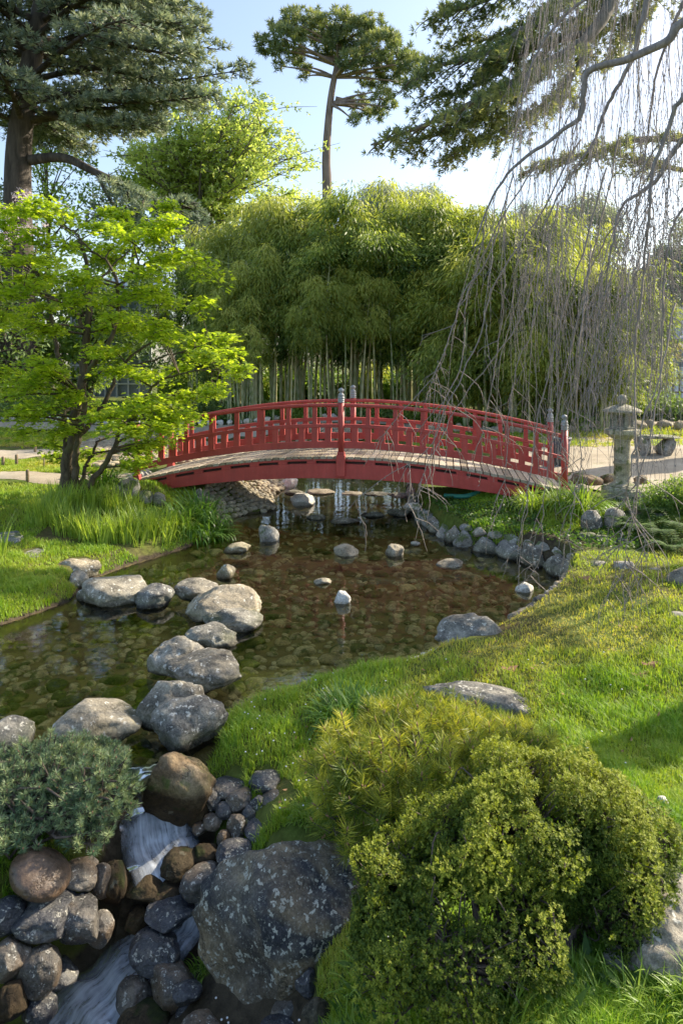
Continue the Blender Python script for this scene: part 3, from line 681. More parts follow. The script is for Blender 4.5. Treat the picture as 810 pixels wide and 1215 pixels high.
for bb, Y, mt, lb, kw in [((257, 997, 299, 1026), 3.6, 'dark_cobble', 'bluish cobble lodged behind the great dark boulder', {}),
        ((217, 1023, 268, 1069), 3.5, 'wet_cobble', 'speckled boulder at the upper left of the great dark boulder', {}),
        ((174, 1065, 231, 1102), 3.42, 'dark_cobble', 'flat-topped bluish boulder right of the cascade foot', {}),
        ((156, 1098, 216, 1158), 3.32, 'dark_cobble', 'dark purple grey boulder standing right of the lower stream', {}),
        ((176, 1137, 235, 1206), 3.2, 'wet_cobble', 'egg-shaped wet boulder left of the great dark boulder', {}),
        ((138, 1158, 180, 1212), 3.2, 'wet_cobble', 'wet boulder at the water edge left of the egg-shaped one', {}),
        ((208, 1192, 240, 1225), 3.08, 'dark_cobble', 'small cobble at the bottom under the egg-shaped boulder', {}),
        ((140, 1195, 200, 1235), 3.08, 'brown_rock', 'brownish flat stone half under the lower stream', {}),
        ((322, 1180, 366, 1232), 2.92, 'wet_cobble', 'shaded stone at the bottom between great boulder and small grey rock', {}),
        ((205, 1160, 240, 1200), 3.06, 'dark_cobble', 'dark cobble squeezed between egg-shaped boulder and great boulder', {}),
        ((350, 1150, 378, 1190), 2.9, 'dark_cobble', 'dark stone at the lower right corner of the great boulder', {}),
        ((214, 1206, 262, 1240), 2.88, 'wet_cobble', 'stone cut by the bottom edge left of the dark block', {}),
        ((306, 1212, 350, 1240), 2.8, 'dark_cobble', 'dark stone cut by the bottom edge left of the small grey rock', {}),
        # heap on the left
        ((13, 1012, 83, 1067), 3.30, 'smooth_brown', 'smooth brown oval stone tilted on top of the left heap', dict(tilt=-.42, facets=0, rough=.03, fine=.006)),
        ((70, 1019, 117, 1063), 3.42, 'wet_cobble', 'speckled pale boulder right of the smooth brown oval', {}),
        ((106, 1022, 132, 1072), 3.45, 'wet_cobble', 'yellowish upright boulder at the right end of the left heap top', {}),
        ((17, 1056, 88, 1118), 3.24, 'dark_cobble', 'broad dark boulder under the smooth brown oval', dict(tilt=-.2)),
        ((-12, 1062, 30, 1114), 3.2, 'dark_cobble', 'dark boulder cut by the left edge under the brown oval', {}),
        ((70, 1060, 119, 1131), 3.27, 'wet_cobble', 'tall egg-shaped speckled boulder in the middle of the left heap', dict(tilt=.3)),
        ((103, 1078, 136, 1127), 3.34, 'wet_cobble', 'pale round boulder at the stream side of the left heap', {}),
        ((-10, 1108, 38, 1170), 3.1, 'wet_cobble', 'round grey boulder at the left edge in the middle row of the heap', {}),
        ((26, 1118, 73, 1188), 3.12, 'wet_cobble', 'reddish boulder low in the left heap', {}),
        ((-8, 1165, 32, 1225), 3.0, 'brown_rock', 'brownish boulder in the bottom left corner', {}),
        ((50, 1135, 92, 1186), 3.2, 'dark_cobble', 'dark shaded boulder at the foot of the left heap', {}),
        ((28, 1178, 66, 1225), 3.06, 'dark_cobble', 'dark stone at the bottom left beside the lower stream', {}),
        ((116, 1016, 150, 1082), 3.5, 'brown_rock', 'orange brown rock under the dwarf pine at the cascade', {})]:
    k2 = dict(facets=4, rough=.09, fine=.015, sub=5); k2.update(kw)
    rock_px(bb, 0, mt, lb, Y=Y, dep=1.0, **k2)
g2 = 'smooth stones under the flowing water of the cascade'
for bb, Y in [((150, 1032, 205, 1075), 3.56), ((190, 1008, 240, 1048), 3.62), ((228, 1000, 262, 1030), 3.66), ((150, 1075, 185, 1110), 3.48), ((176, 1045, 222, 1082), 3.52), ]:
    rock_px(bb, 0, 'brown_rock', 'smooth brown stone washed over by the cascade', Y=Y, dep=.9, facets=3, rough=.08, name='cobble', cat='cobble', group=g2, sub=5)
# the great boulder
rock((-.255, 3.24, -.36), (.84, .62, .94), 'lichen_rock', 'great dark boulder spotted with pale lichen beside the cascade', seed=38, sub=6, facets=9, rough=.10, fine=.035, tilt=.06, dlo=.66, dhi=.88, taper=.12)
rock_px((358, 1183, 395, 1222), .0, 'granite', 'small grey rock at the bottom edge under the great boulder', Y=2.75, sub=5)
rock((1.20, 2.48, .30), (.52, .40, .36), 'pale_granite', 'pale rough boulder under the right side of the clipped shrub', seed=33, sub=6, facets=10, fine=.05)
rock((.99, 2.42, .26), (.14, .12, .12), 'granite', 'small dark stone in the grass left of the pale rough boulder', seed=34, sub=4)
# pebble on lawn
rock(tuple(on(785, 952, .27) + np.array([0, 0, .01])), (.05, .04, .035), 'white_stone', 'small white pebble lying in the right lawn', name='pebble', cat='pebble', sub=3)

# right bank edging
edge = np.array([on(*p)[:2] for p in [(487, 576), (488, 590), (492, 605), (500, 618), (520, 634), (550, 648), (580, 655), (605, 662), (640, 672), (672, 685)]])
ES = spline(edge, 300); arcs = np.concatenate([[0], np.cumsum(np.linalg.norm(np.diff(ES, axis=0), axis=1))])
s = .1; ge = 'grey edging stones along the right bank of the pond'
while s < arcs[-1]:
    w = random.uniform(.22, .42); i = int(np.searchsorted(arcs, s + w / 2)); i = min(i, 298)
    t = unit(ES[i + 1] - ES[i]); c = ES[i] + np.array([t[1], -t[0]]) * -.02
    hgt = random.uniform(.12, .22) + .05 * (ES[i, 1] < 9)
    rock((c[0], c[1], hgt / 2 - .06), (w * 1.02, .24, hgt + .12), random.choice(['granite', 'path_stone', 'granite']), 'grey edging stone in the row along the right bank', rz=math.atan2(t[1], t[0]) + random.uniform(-.15, .15), name='edging_stone', cat='edging stone', group=ge, sub=4, facets=10)
    s += w * .98
s = arcs[-1] * .72
while s < arcs[-1]:                       # a second course where the bank is highest
    w = random.uniform(.2, .3); i = min(int(np.searchsorted(arcs, s)), 298); t = unit(ES[i + 1] - ES[i]); c = ES[i] + np.array([-t[1], t[0]]) * .12
    rock((c[0], c[1], .20), (w, .20, .13), 'path_stone', 'upper edging stone of the right bank', rz=math.atan2(t[1], t[0]), name='edging_stone', cat='edging stone', group='upper edging stones of the right bank', sub=4, facets=10)
    s += w
ed2 = spline(np.array([on(*p)[:2] for p in [(684, 676), (676, 695), (662, 712), (645, 727), (622, 742), (604, 753)]]), 200)
arc2 = np.concatenate([[0], np.cumsum(np.linalg.norm(np.diff(ed2, axis=0), axis=1))]); s = 0
while s < arc2[-1]:
    w = random.uniform(.07, .13); i = min(int(np.searchsorted(arc2, s)), 198); t = unit(ed2[i + 1] - ed2[i])
    rock((ed2[i, 0] + random.uniform(-.02, .02), ed2[i, 1], .10 + random.uniform(0, .03)), (w * 1.1, .11, .13), random.choice(['bank_cobble', 'granite', 'bank_cobble']), 'small stone in the low kerb between pond and right lawn', rz=math.atan2(t[1], t[0]), name='kerb_stone', cat='kerb stone', group='small kerb stones between pond and right lawn', sub=3, facets=6)
    s += w * .9
pe = spline(np.array([on(*p)[:2] for p in [(520, 779), (505, 785), (490, 792), (478, 797)]]), 12)
for q in pe[::2]:
    rock((q[0], q[1], .05), (.07, .06, .06), 'white_stone', 'small whitish pebble at the lawn edge left of the grey wedge boulder', name='pebble', cat='pebble', group='whitish pebbles at the lawn edge', sub=3)
for bb, zb, mt, lb in [((688, 604, 713, 629), .36, 'granite', 'left stone of the low wall in front of the lantern'), ((716, 601, 744, 629), .36, 'granite', 'largest squarish stone of the low wall before the lantern'),
        ((743, 601, 763, 622), .38, 'granite', 'rounded upright stone of the low wall right below the lantern'), ((767, 607, 791, 619), .42, 'path_stone', 'low flat stone at the right end of the lantern wall'),
        ((684, 631, 707, 641), .32, 'path_stone', 'flat stone in the bed below the lantern wall left'), ((707, 634, 722, 643), .31, 'path_stone', 'small flat stone in the bed below the lantern wall middle'), ((728, 637, 742, 646), .3, 'granite', 'small grey stone in the bed beneath the lantern wall right'),
        ((697, 665, 721, 673), .27, 'path_stone', 'left flat stone edging the top of the right lawn'), ((727, 665, 758, 679), .27, 'path_stone', 'middle flat stone edging the top of the right lawn'), ((762, 673, 794, 684), .27, 'path_stone', 'right flat stone edging the top of the right lawn'),
        ((790, 668, 838, 702), .27, 'granite', 'rounded grey boulder at the right edge beside the lawn'),
        ((748, 580, 782, 597), .5, 'bank_cobble', 'brown rounded stone on the moss right of the lantern'),
        ((782, 583, 815, 599), .5, 'bank_cobble', 'brown stone at the right edge beyond the moss'),
        ((677, 561, 714, 578), .5, 'brown_rock', 'low dark brown stone between bridge end and lantern'), ((712, 561, 736, 576), .5, 'brown_rock', 'dark brown stone just left behind the lantern shaft'), ((752, 563, 768, 575), .5, 'brown_rock', 'dark brown stone just right behind the lantern shaft'),
        ((682, 574, 700, 594), .46, 'pale_granite', 'pointed pale stone beside the right end post of the bridge'), ((656, 589, 672, 605), .4, 'pale_granite', 'pale stone under the right end of the bridge beam'),
        ((136, 566, 166, 594), .38, 'path_stone', 'greenish boulder below the left end post of the bridge'), ((163, 581, 182, 597), .35, 'path_stone', 'smaller greenish stone right of the boulder at the left bridge end'), ((181, 583, 197, 598), .33, 'path_stone', 'smallest greenish stone under the left beam end'),
        ((231, 579, 242, 599), .25, 'granite', 'narrow grey upright stone under the left part of the beam'),
        ((478, 596, 500, 604), .3, 'path_stone', 'pale flat stone on the grassy slope under the bridge'), ((793, 725, 820, 735), .27, 'path_stone', 'small pale stone at the right edge of the lawn')]:
    rock_px(bb, zb, mt, lb, dep=.8, sub=4, facets=8, name='stone', cat='stone')

# cobbled bank under the left half of the bridge: single stones in rows
gc = 'flat cobbles set in the sloping bank under the bridge'
cbk = []
for i in range(40):
    for j in range(16):
        x = -2.2 + j * .135 + (i % 2) * .067 + random.uniform(-.015, .015); y = 9.7 + i * .088 + random.uniform(-.012, .012); cbk.append((x, y))
cbk = np.array(cbk); sb_ = poly_sd(cbk, WATER); cbk = cbk[(sb_ > -.03) & (sb_ < 1.0) & (cbk[:, 0] < -.55)]
for (x, y), z in zip(cbk, H(cbk[:, 0], cbk[:, 1])):
    rock((x, y, max(z, .0) + .022), (random.uniform(.10, .125), .085, random.uniform(.07, .09)), 'bank_cobble', 'flat cobble in the stepped rows of the bank under the bridge', name='bank_cobble', cat='cobble', group=gc, sub=3, facets=4, rough=.08)

# pond bed: 300 single cobbles that show largest, the rest as one mass
protos = []
for k in range(8):
    p, Fc = rock_shape(900 + k, 3, 3, .1, .02); protos.append((p, Fc))
cand = []
while len(cand) < 8000:
    Y = 2.4 * F / random.uniform(112, 480) * random.uniform(1.0, 1.12); x = random.uniform(-.55, .36) * Y
    cand.append((x, Y))
cand = np.array(cand); cand = cand[poly_sd(cand, WATER) < -.10]
keep = []
for c in cand:
    r = .04 + .085 * random.random() ** 2
    if all((c[0] - q[0]) ** 2 + (c[1] - q[1]) ** 2 > ((r + q[2]) * .66) ** 2 for q in keep): keep.append((c[0], c[1], r))
keep.sort(key=lambda q: -q[2] / q[1])
gb = 'brown cobbles lying on the pond bed'
msh = {}
rest = []
bedz = H(np.array([q[0] for q in keep]), np.array([q[1] for q in keep]))
for i, (x, y, r) in enumerate(keep):
    z = bedz[i] - r * .06
    if i < 290:
        alg = fbm(np.array([[x * .8, y * .8, 3.3]]), 2, 44)[0] > .16; k = (i % 8, alg)
        if k not in msh:
            o = build('bed_cobble', [(protos[k[0]][0] * np.array([.11, .085, .055]) + (x, y, z), protos[k[0]][1])], M['algae_cobble' if alg else 'bed_cobble'], loc=(x, y, z)); msh[k] = o.data
        else:
            o = bpy.data.objects.new('bed_cobble', msh[k]); COL.objects.link(o); o.location = (x, y, z)
        o.rotation_euler = (0, 0, random.uniform(0, 6.28)); sc = r / .11; o.scale = (sc * 1.08, sc * 1.08, sc)
        tag(o, 'rounded brown cobble under the clear pond water', 'cobble', gb)
    else:
        p, Fc = protos[i % 8]; a = random.uniform(0, 6.28); q = p * np.array([1, .8, .5]) * r
        q = np.stack([q[:, 0] * math.cos(a) - q[:, 1] * math.sin(a), q[:, 0] * math.sin(a) + q[:, 1] * math.cos(a), q[:, 2]], 1)
        rest.append((q + (x, y, z), Fc))
if rest: tag(build('bed_gravel', rest, M['bed_cobble']), 'smaller cobbles covering the far pond bed', 'cobbles', kind='stuff')

# cobble paving of the bank behind the bridge
pv = []
for k in range(5200):
    x = random.uniform(-6.1, .5); y = random.uniform(12.6, 18.3)
    pv.append((x, y))
pv = np.array(pv); sdv = poly_sd(pv, WATER); pv = pv[(sdv > .0) & (sdv < 3.4)]
pz = H(pv[:, 0], pv[:, 1]); parts = []
for (x, y), z in zip(pv, pz):
    p, Fc = ico(2); r = random.uniform(.05, .095)
    parts.append((p * np.array([r, r * .8, r * .55]) + (x, y, z + .02), Fc))
tag(build('cobble_paving', parts, M['bank_cobble']), 'grey cobble paving on the bank behind the bridge', 'cobbles', kind='stuff')
gk = 'white kerb stones along the far path behind the bridge'
for k in range(46):
    x = -10.5 + k * .27; y = 19.55 + .05 * math.sin(x) + (.25 if x > -2 else 0)
    rock((x, y, hz(x, y) + .08), (random.uniform(.2, .27), .16, .17), 'white_stone', 'white kerb stone in the row along the far path', name='kerb_stone', cat='kerb stone', group=gk, sub=3, facets=16, dlo=.4, dhi=.6, rz=random.uniform(-.3, .3))
gk2 = 'pale stones edging the planting right of the bridge'
for k in range(26):
    x = 1.6 + k * .36; y = 17.9 + random.uniform(-.2, .2)
    rock((x, y, hz(x, y) + .08), (random.uniform(.28, .5), .3, random.uniform(.2, .36)), 'bank_cobble', 'pale stone in the row edging the planting below the bamboo', name='kerb_stone', cat='kerb stone', group=gk2, sub=3, facets=7)

# ------------------------------------------------------------------ bridge
BL, BR = np.array([-3.287, 11.0]), np.array([3.272, 10.0])
bu = unit(BR - BL); bv = np.array([-bu[1], bu[0]]); BLEN = np.linalg.norm(BR - BL); BW = 1.29
BC = (BL + BR) / 2
s_mid = (0 - BC[0]) / bu[0] / (BLEN / 2)      # where the middle post stands (photo centre)
def bz(s): return .52 + .435 * (1 - s * s)
def bp(s, v, dz): 
    q = BC + bu * (s * BLEN / 2) + bv * v; return np.array([q[0], q[1], bz(s) + dz])
def swept(s0, s1, prof, n=48, tint=.5):
    """sweep a rectangle (v0,v1,dz_bottom(s),dz_top(s)) along the arch"""
    v0, v1, b, t = prof; S = np.linspace(s0, s1, n); V = []
    for s in S:
        lo = b(s) if callable(b) else b; hi = t(s) if callable(t) else t
        for v, dz in ((v0, lo), (v1, lo), (v1, hi), (v0, hi)): V.append(bp(s, v, dz))
    i = np.arange(n - 1)[:, None] * 4; j = np.arange(4)[None]; j2 = (j + 1) % 4
    q = np.stack([i + j, i + j2, i + 4 + j2, i + 4 + j], -1).reshape(-1, 4)
    return (np.array(V), [q, np.array([[0, 3, 2, 1], [4 * n - 4, 4 * n - 3, 4 * n - 2, 4 * n - 1]])], tint)
br = thing('arched_bridge', 'red painted arched wooden footbridge with grey capped posts over the pond', 'bridge', (BC[0], BC[1], 0.))
pl = []
NP = 62; dS = 2 / NP
for k in range(NP):
    s0 = -1 + k * dS + .0012; s1 = s0 + dS - .0052; o = random.uniform(-.02, .02)
    V = [bp(s, v, dz + random.uniform(-.002, .002)) for dz in (-.035, .004) for v in (-.055 + o, BW + .04 + o) for s in (s0, s1)]
    pl.append(box8(V, random.random()))
build('deck', pl, M['plank'], br, smooth=False)
bot = lambda s: -.335 + .10 * s * s
for v0, v1 in ((-.05, .03), (BW - .03, BW + .05)):
    bevel(build('side_beam', [swept(-1.0, 1.0, (v0, v1, bot, lambda s: -.108))] + [swept(-1.0, 1.0, (v0 + .004, v1 - .004, -.068, -.036))] +
          [swept(a - .022, a + .022, (v0 + .008, v1 - .008, -.110, -.066), 4) for a in np.linspace(-.96, .96, 15)], M['red_paint'], br, smooth=False), .005)
    build('slot_shade_strip', [swept(-.99, .99, (v0 + .055, v0 + .07, -.13, -.037))], M['gap_dark'], br, smooth=False)  # dark strip standing in for the shade inside the beam slots
build('cross_joist', [swept(a - .012, a + .012, (.07, BW - .07, -.26, -.04), 3) for a in np.linspace(-.85, .85, 7)], M['red_paint'], br, smooth=False)
FIN = [(.0, .0), (.05, .0), (.052, .012), (.045, .018), (.045, .026), (.052, .032), (.052, .042), (.045, .048), (.045, .055), (.053, .062), (.053, .078), (.044, .088), (.044, .1), (.048, .106), (.044, .125), (.026, .145), (.024, .155), (.04, .17), (.047, .186), (.043, .2), (.028, .213), (.01, .222), (.0, .228)]
NU = 17
for v, far in ((-.012, 0), (BW + .012, 1)):
    vv = v + (.04 if not far else -.04) * 0
    rl = bevel(build('handrail', [swept(-1, 1, (vv - .032, vv + .032, .76, .815), 60)], M['red_paint'], br, smooth=False), .022, 4)
    bevel(build('middle_rail', [swept(-1, 1, (vv - .026, vv + .026, .445, .50), 60)], M['red_paint'], br, smooth=False), .006)
    bevel(build('bottom_rail', [swept(-1, 1, (vv - .026, vv + .026, .13, .235), 60)], M['red_paint'], br, smooth=False), .006)
    for half in (0, 1):
        a, b = (-1, s_mid) if half == 0 else (s_mid, 1)
        n = 8; 
        for k in range(1, 2 * n):
            s = a + (b - a) * k / (2 * n); hw = .046 / (BLEN / 2)
            P = [swept(s - hw, s + hw, (vv - .020, vv + .020, .232, .448), 2)]
            if k % 2 == 0:
                hw2 = .033 / (BLEN / 2); P.append(swept(s - hw2, s + hw2, (vv - .018, vv + .018, .497, .764), 2))
            build('baluster', P, M['red_paint'], br, smooth=False)
    for s, top in ((-.995, .89), (s_mid, .83), (.995, .89)):
        c = bp(s, vv, 0); vo = -.03 if not far else .03
        c[:2] += bv * vo
        low = -.30 if s == s_mid else -.14
        pt = build('post', [lathe([(.047, .02), (.047, top)], c, 20)] , M['red_paint'], br)
        rzb = math.atan2(bu[1], bu[0])
        b_ = bevel(build('post_base', [box((c[0], c[1], c[2] + (low + .03) / 2), (.135, .11, .03 - low), rz=rzb), box((c[0], c[1], c[2] + .05), (.11, .10, .05), rz=rzb)], M['red_paint'], br, smooth=False), .01)
        fc = c + np.array([0, 0, top])
        build('finial', [lathe(FIN, fc, 20)], M['finial'], br)
# stone abutments
for p, w in ((BL, 'left'), (BR, 'right')):
    sgn = -1 if w == 'left' else 1
    q = p + bu * sgn * .32 + bv * BW / 2
    rock((q[0], q[1], .33), (.55, 1.5, .42), 'path_stone', 'flat stone threshold slab at the %s end of the bridge' % w, name='threshold_slab', cat='stone slab', rz=math.atan2(bu[1], bu[0]), facets=12, sub=4)

# ------------------------------------------------------------------ stone lantern
LP = np.array([3.90, 9.5]); lz = hz(*LP) - .02
ln = thing('stone_lantern', 'weathered grey stone lantern with mossy mushroom cap beside the path', 'stone lantern', (LP[0], LP[1], lz))
sc_ = 1.0
def oct_(prof, rot=math.pi / 8, n=8): return lathe([(r / math.cos(math.pi / n), z) for r, z in prof], (LP[0], LP[1], lz), n, rot=rot)
L = [bevel(build('pedestal', [oct_([(.245, 0), (.245, .16), (.215, .20)], math.pi / 6, 6)], M['lantern_stone'], ln, smooth=False), .012)]
build('shaft', [lathe([(.215, .198), (.19, .215), (.15, .235), (.125, .25), (.114, .28), (.110, .5), (.119, .508), (.119, .535), (.110, .543), (.106, .82), (.122, .835), (.122, .855)], (LP[0], LP[1], lz), 20)], M['lantern_stone'], ln)
bevel(build('platform', [oct_([(.118, .853), (.15, .875), (.215, .925), (.222, .985), (.19, .997)])], M['lantern_stone'], ln, smooth=False), .01)
fbp = []
for k in range(6):
    a = k * math.pi / 3 + math.pi / 6; x, y = LP[0] + .135 * math.cos(a), LP[1] + .135 * math.sin(a)
    fbp.append(box((x, y, lz + 1.10), (.05, .055, .20), rz=a))
fbp.append(oct_([(.155, .995), (.155, 1.03)], math.pi / 6, 6)); fbp.append(oct_([(.155, 1.185), (.155, 1.225)], math.pi / 6, 6)); fbp.append(oct_([(.075, 1.02), (.075, 1.19)], 0, 6))
bevel(build('fire_box', fbp, M['lantern_stone'], ln, smooth=False), .008)
capo = build('cap', [lathe([(.10, 1.215), (.20, 1.21), (.245, 1.222), (.262, 1.24), (.245, 1.258), (.18, 1.29), (.11, 1.315), (.065, 1.33), (.05, 1.335)], (LP[0], LP[1], lz), 24)], M['lantern_stone'], ln)
build('finial', [lathe([(.03, 1.325), (.05, 1.335), (.04, 1.35), (.058, 1.37), (.066, 1.405), (.058, 1.44), (.03, 1.465), (.0, 1.472)], (LP[0], LP[1], lz), 20)], M['lantern_stone'], ln)

# stone bench, bin, stakes
bx, by = at(776, 0, 13.6)[:2]; bzz = hz(bx, by)
be = thing('stone_bench', 'low stone bench of a slab on two round-topped blocks beyond the lantern', 'bench', (bx, by, bzz))
p, Fc = rock_shape(51, 4, 6, .05, .02)
build('seat', [(p * np.array([.50, .24, .04]) + (bx, by, bzz + .40), Fc)], M['lantern_stone'], be)
for k, dx in enumerate((-.22, .2)):
    p, Fc = rock_shape(52 + k, 4, 12, .05, .02, .45, .62); build('leg', [(p * np.array([.17, .2, .24]) + (bx + dx, by, bzz + .17), Fc)], M['path_stone'], be)
bx, by = 3.95, 12.4; bzz = hz(bx, by)
bn = thing('litter_bin', 'dark round litter bin behind the right end of the bridge', 'bin', (bx, by, bzz))
build('body', [lathe([(.16, 0), (.19, .42), (.2, .5)], (bx, by, bzz), 20)], M['bin'], bn); build('rim', [lathe([(.2, .5), (.215, .51), (.215, .55), (.17, .55), (.16, .5)], (bx, by, bzz), 20)], M['bin'], bn)
for k, (px, py, Y, h, lab) in enumerate([(4, 553, 12.6, .2, 'short wooden stake at the left edge by the path'), (20, 553, 12.7, .22, 'wooden stake beside the path left of a shorter one'), (33, 570, 11.2, .2, 'dark stubby stake nearest the pond on the left path'), (42, 535, 14.2, .16, 'short stake on the far grass strip'), (20, 551, 12.75, .16, None)]):
    if lab is None: continue
    x = at(px, py, Y)[0]; z = hz(x, Y)
    P = [lathe([(.028, -.05), (.03, h * .9), (.022, h), (.0, h + .006)], (x, Y, z), 9)]
    tag(build('wooden_stake', P, M['wood_post'], loc=(x, Y, z)), lab, 'stake')
x, Y = at(52, 0, 12.4)[0], 12.4
tag(build('thin_stick', [tube([(x, Y, hz(x, Y) - .03), (x + .02, Y, hz(x, Y) + .3)], .011, 6)], M['wood_post'], loc=(x, Y, hz(x, Y))), 'thin pale stick leaning in the grass behind the maple', 'stick')
hp = spline([at(527, 604, 10.6), at(540, 599, 10.5), at(556, 597, 10.4), at(570, 600, 10.5)], 20); hp[:, 2] = H(hp[:, 0], hp[:, 1]) + .045
tag(build('garden_hose', [tube(hp, .035, 8)], M['hose'], loc=hp[0]), 'short green hose lying on the slope under the bridge', 'hose')

# ------------------------------------------------------------------ far buildings
hx, hy = at(812, 0, 34)[0], 34.0; h0 = hz(hx, hy)
ho = thing('white_house', 'pale bluish white house half hidden behind the hanging twigs at the right edge', 'house', (hx, hy, h0))
zt = CZ - (402 - HY) / F * 34
bevel(build('wall', [box((hx + 1.1, hy + 2, h0 + (zt - h0) / 2), (4.6, 4, zt - h0))], M['house'], ho, smooth=False), .03)
zr = CZ - (372 - HY) / F * 34
A = np.array([[hx - 1.5, hy - .4, zt], [hx + 3.7, hy - .4, zt], [hx + 3.7, hy + 2, zr + .5], [hx - 1.5, hy + 2, zr + .5], [hx - 1.5, hy + 4.4, zt], [hx + 3.7, hy + 4.4, zt]])
build('roof', [(np.vstack([A, A - [0, 0, .12]]), [np.array([[0, 1, 2, 3], [3, 2, 5, 4], [7, 6, 9, 8], [8, 9, 10, 11], [0, 6, 7, 1], [4, 5, 11, 10]]), np.array([[0, 3, 4, 10, 9, 6], [1, 7, 8, 11, 5, 2]])])], M['slate'], ho, smooth=False)
for k, (px, py) in enumerate([(785, 424), (806, 424)]):
    c = at(px, py, hy - .02); f = build('window', [box((c[0], hy - .01, c[2]), (.75, .1, 1.1))], M['house'], ho, smooth=False)
    g = build('pane', [box((c[0], hy - .05, c[2]), (.6, .06, .95))], M['pane'], ho, smooth=False); g.parent = f
# fence in front of the house
fx0, fx1 = at(735, 0, 29)[0], at(830, 0, 29)[0]; fz = hz(fx0, 29)
fe = thing('garden_fence', 'dark low picket fence in front of the white house', 'fence', (fx0, 29, fz))
build('picket_panel', [box((x, 29, fz + .55), (.07, .03, 1.1)) for x in np.arange(fx0, fx1, .28)] + [box(((fx0 + fx1) / 2, 29.032, fz + zz), (fx1 - fx0, .03, .07)) for zz in (.3, .9)], M['wood_post'], fe, smooth=False)
# greenhouse behind the maple
gx0, gy0 = at(128, 0, 30)[0], 30.0; g0 = hz(gx0, gy0); gt = CZ - (345 - HY) / F * 30
gh = thing('greenhouse', 'grey framed glasshouse glimpsed through the maple crown', 'greenhouse', (gx0, gy0, g0))
fr = []
for x in np.linspace(-1.6, 1.9, 8): fr.append(box((gx0 + x, gy0, (g0 + gt) / 2), (.06, .06, gt - g0)))
for z in np.linspace(g0 + .6, gt, 6): fr.append(box((gx0 + .15, gy0 - .05, z), (3.6, .05, .06)))
build('frame', fr, M['glasshouse'], gh, smooth=False)
build('glazing', [box((gx0 + .15, gy0 + .08, (g0 + gt) / 2), (3.5, .03, gt - g0 - .05))], M['pane'], gh, smooth=False)
build('roof', [box8([(gx0 + a, gy0 + b, gt + c + d) for d in (0, .06) for (b, c) in ((-.1, .032), (3, .9)) for a in (-1.7, 2.0)])], M['pane'], gh, smooth=False)

# ------------------------------------------------------------------ vegetation generators
def rnd(a, b, n): return RNG.uniform(a, b, n)
def tufts(C, n, L, W, bias, spread, tint, tj=.15, wind=None):
    """n needle slivers around every centre, heading along bias with a spread"""
    N = len(C); P = np.repeat(C, n, 0); Bd = np.repeat(np.broadcast_to(bias, C.shape), n, 0)
    D = unit(Bd + rdir(N * n) * spread); t = np.repeat(np.broadcast_to(tint, (N,)), n) + RNG.normal(0, tj, N * n)
    return leaves(P, D, L * rnd(.7, 1.3, N * n), W, np.clip(t, 0, 1))
def cedar_bough(pts, r0, width, seed, n_side=26, droop=.25, dens=1.0, tl=.26, tw=.07, leaf_only_after=.12, base_t=.45):
    """main limb with flat, slightly drooping side sprays carrying needle tufts"""
    r = np.random.default_rng(seed); S = spline(pts, 40); wood = [tube(S, np.linspace(r0, r0 * .12, 40), 7)]; cen, bias, tt = [], [], []
    T = unit(np.gradient(S, axis=0)); side = unit(np.cross(T, [0, 0, 1.]))
    LEN = np.linalg.norm(np.diff(S, axis=0), axis=1).sum()
    for k in range(n_side):
        f = leaf_only_after + (1 - leaf_only_after) * (k + r.uniform(0, 1)) / n_side; i = min(int(f * 39), 38)
        sg = 1 if k % 2 else -1
        ln = width * (.35 + .9 * math.sin(math.pi * min(1, .25 + f * .72))) * r.uniform(.55, 1.15)
        d = unit(side[i] * sg * r.uniform(.7, 1.1) + T[i] * r.uniform(.4, 1.0) + np.array([0, 0, r.uniform(-.05, .22)]))
        q = S[i] + d * ln * np.linspace(0, 1, 9)[:, None]; q[:, 2] -= droop * ln * np.linspace(0, 1, 9) ** 2
        q += np.cumsum(r.normal(0, .02 * ln, (9, 3)), 0) * .6
        wood.append(tube(q, np.linspace(r0 * .22, r0 * .05, 9), 4, cap=False))
        m = int(max(5, ln * 11 * dens * r.uniform(.55, 1.1))); u = r.uniform(.12, 1, m); qi = q[0] + (q[-1] - q[0]) * 0
        idx = np.clip((u * 8).astype(int), 0, 7); fr_ = (u * 8 - idx)[:, None]; base = q[idx] * (1 - fr_) + q[idx + 1] * fr_
        lat = unit(np.cross(d, [0, 0, 1.])); off = r.uniform(-1, 1, m) * ln * .26 * (1.15 - u)
        base = base + lat * off[:, None]; base[:, 2] += r.normal(0, .05, m) - droop * .4 * np.abs(off)
        cen.append(base); bias.append(unit(d[None] * .8 + lat * np.sign(off)[:, None] * .6 + [0, 0, .15])); tt.append(np.clip(base_t + .2 * r.normal(size=m) + .25 * (u - .5), 0, 1))
    cen = np.concatenate(cen); bias = np.concatenate(bias); tt = np.concatenate(tt)
    return wood, [tufts(cen, 11, tl, tw, bias, .8, tt, .12)], cen
def clump_crown(C, R, n, L, W, tint, flat=.7, tj=.15, droop=0., shell=.55):
    """leaf clumps: centres C, radii R; n leaves each, more towards the shell"""
    N = len(C); R = np.broadcast_to(R, (N,)); d = rdir(N * n); rr = rnd(shell ** 3, 1, N * n) ** (1 / 3)
    o = d * (rr * np.repeat(R, n))[:, None]; o[:, 2] *= flat
    P = np.repeat(C, n, 0) + o
    t = np.repeat(np.broadcast_to(tint, (N,)), n) + RNG.normal(0, tj, N * n)
    D = unit(d * .6 + rdir(N * n) * .8 + np.array([0, 0, -droop]))
    return leaves(P, D, L * rnd(.7, 1.3, N * n), W * rnd(.8, 1.2, N * n), np.clip(t, 0, 1), up=unit(rdir(N * n) * .7 + np.array([0, 0, 1.])))
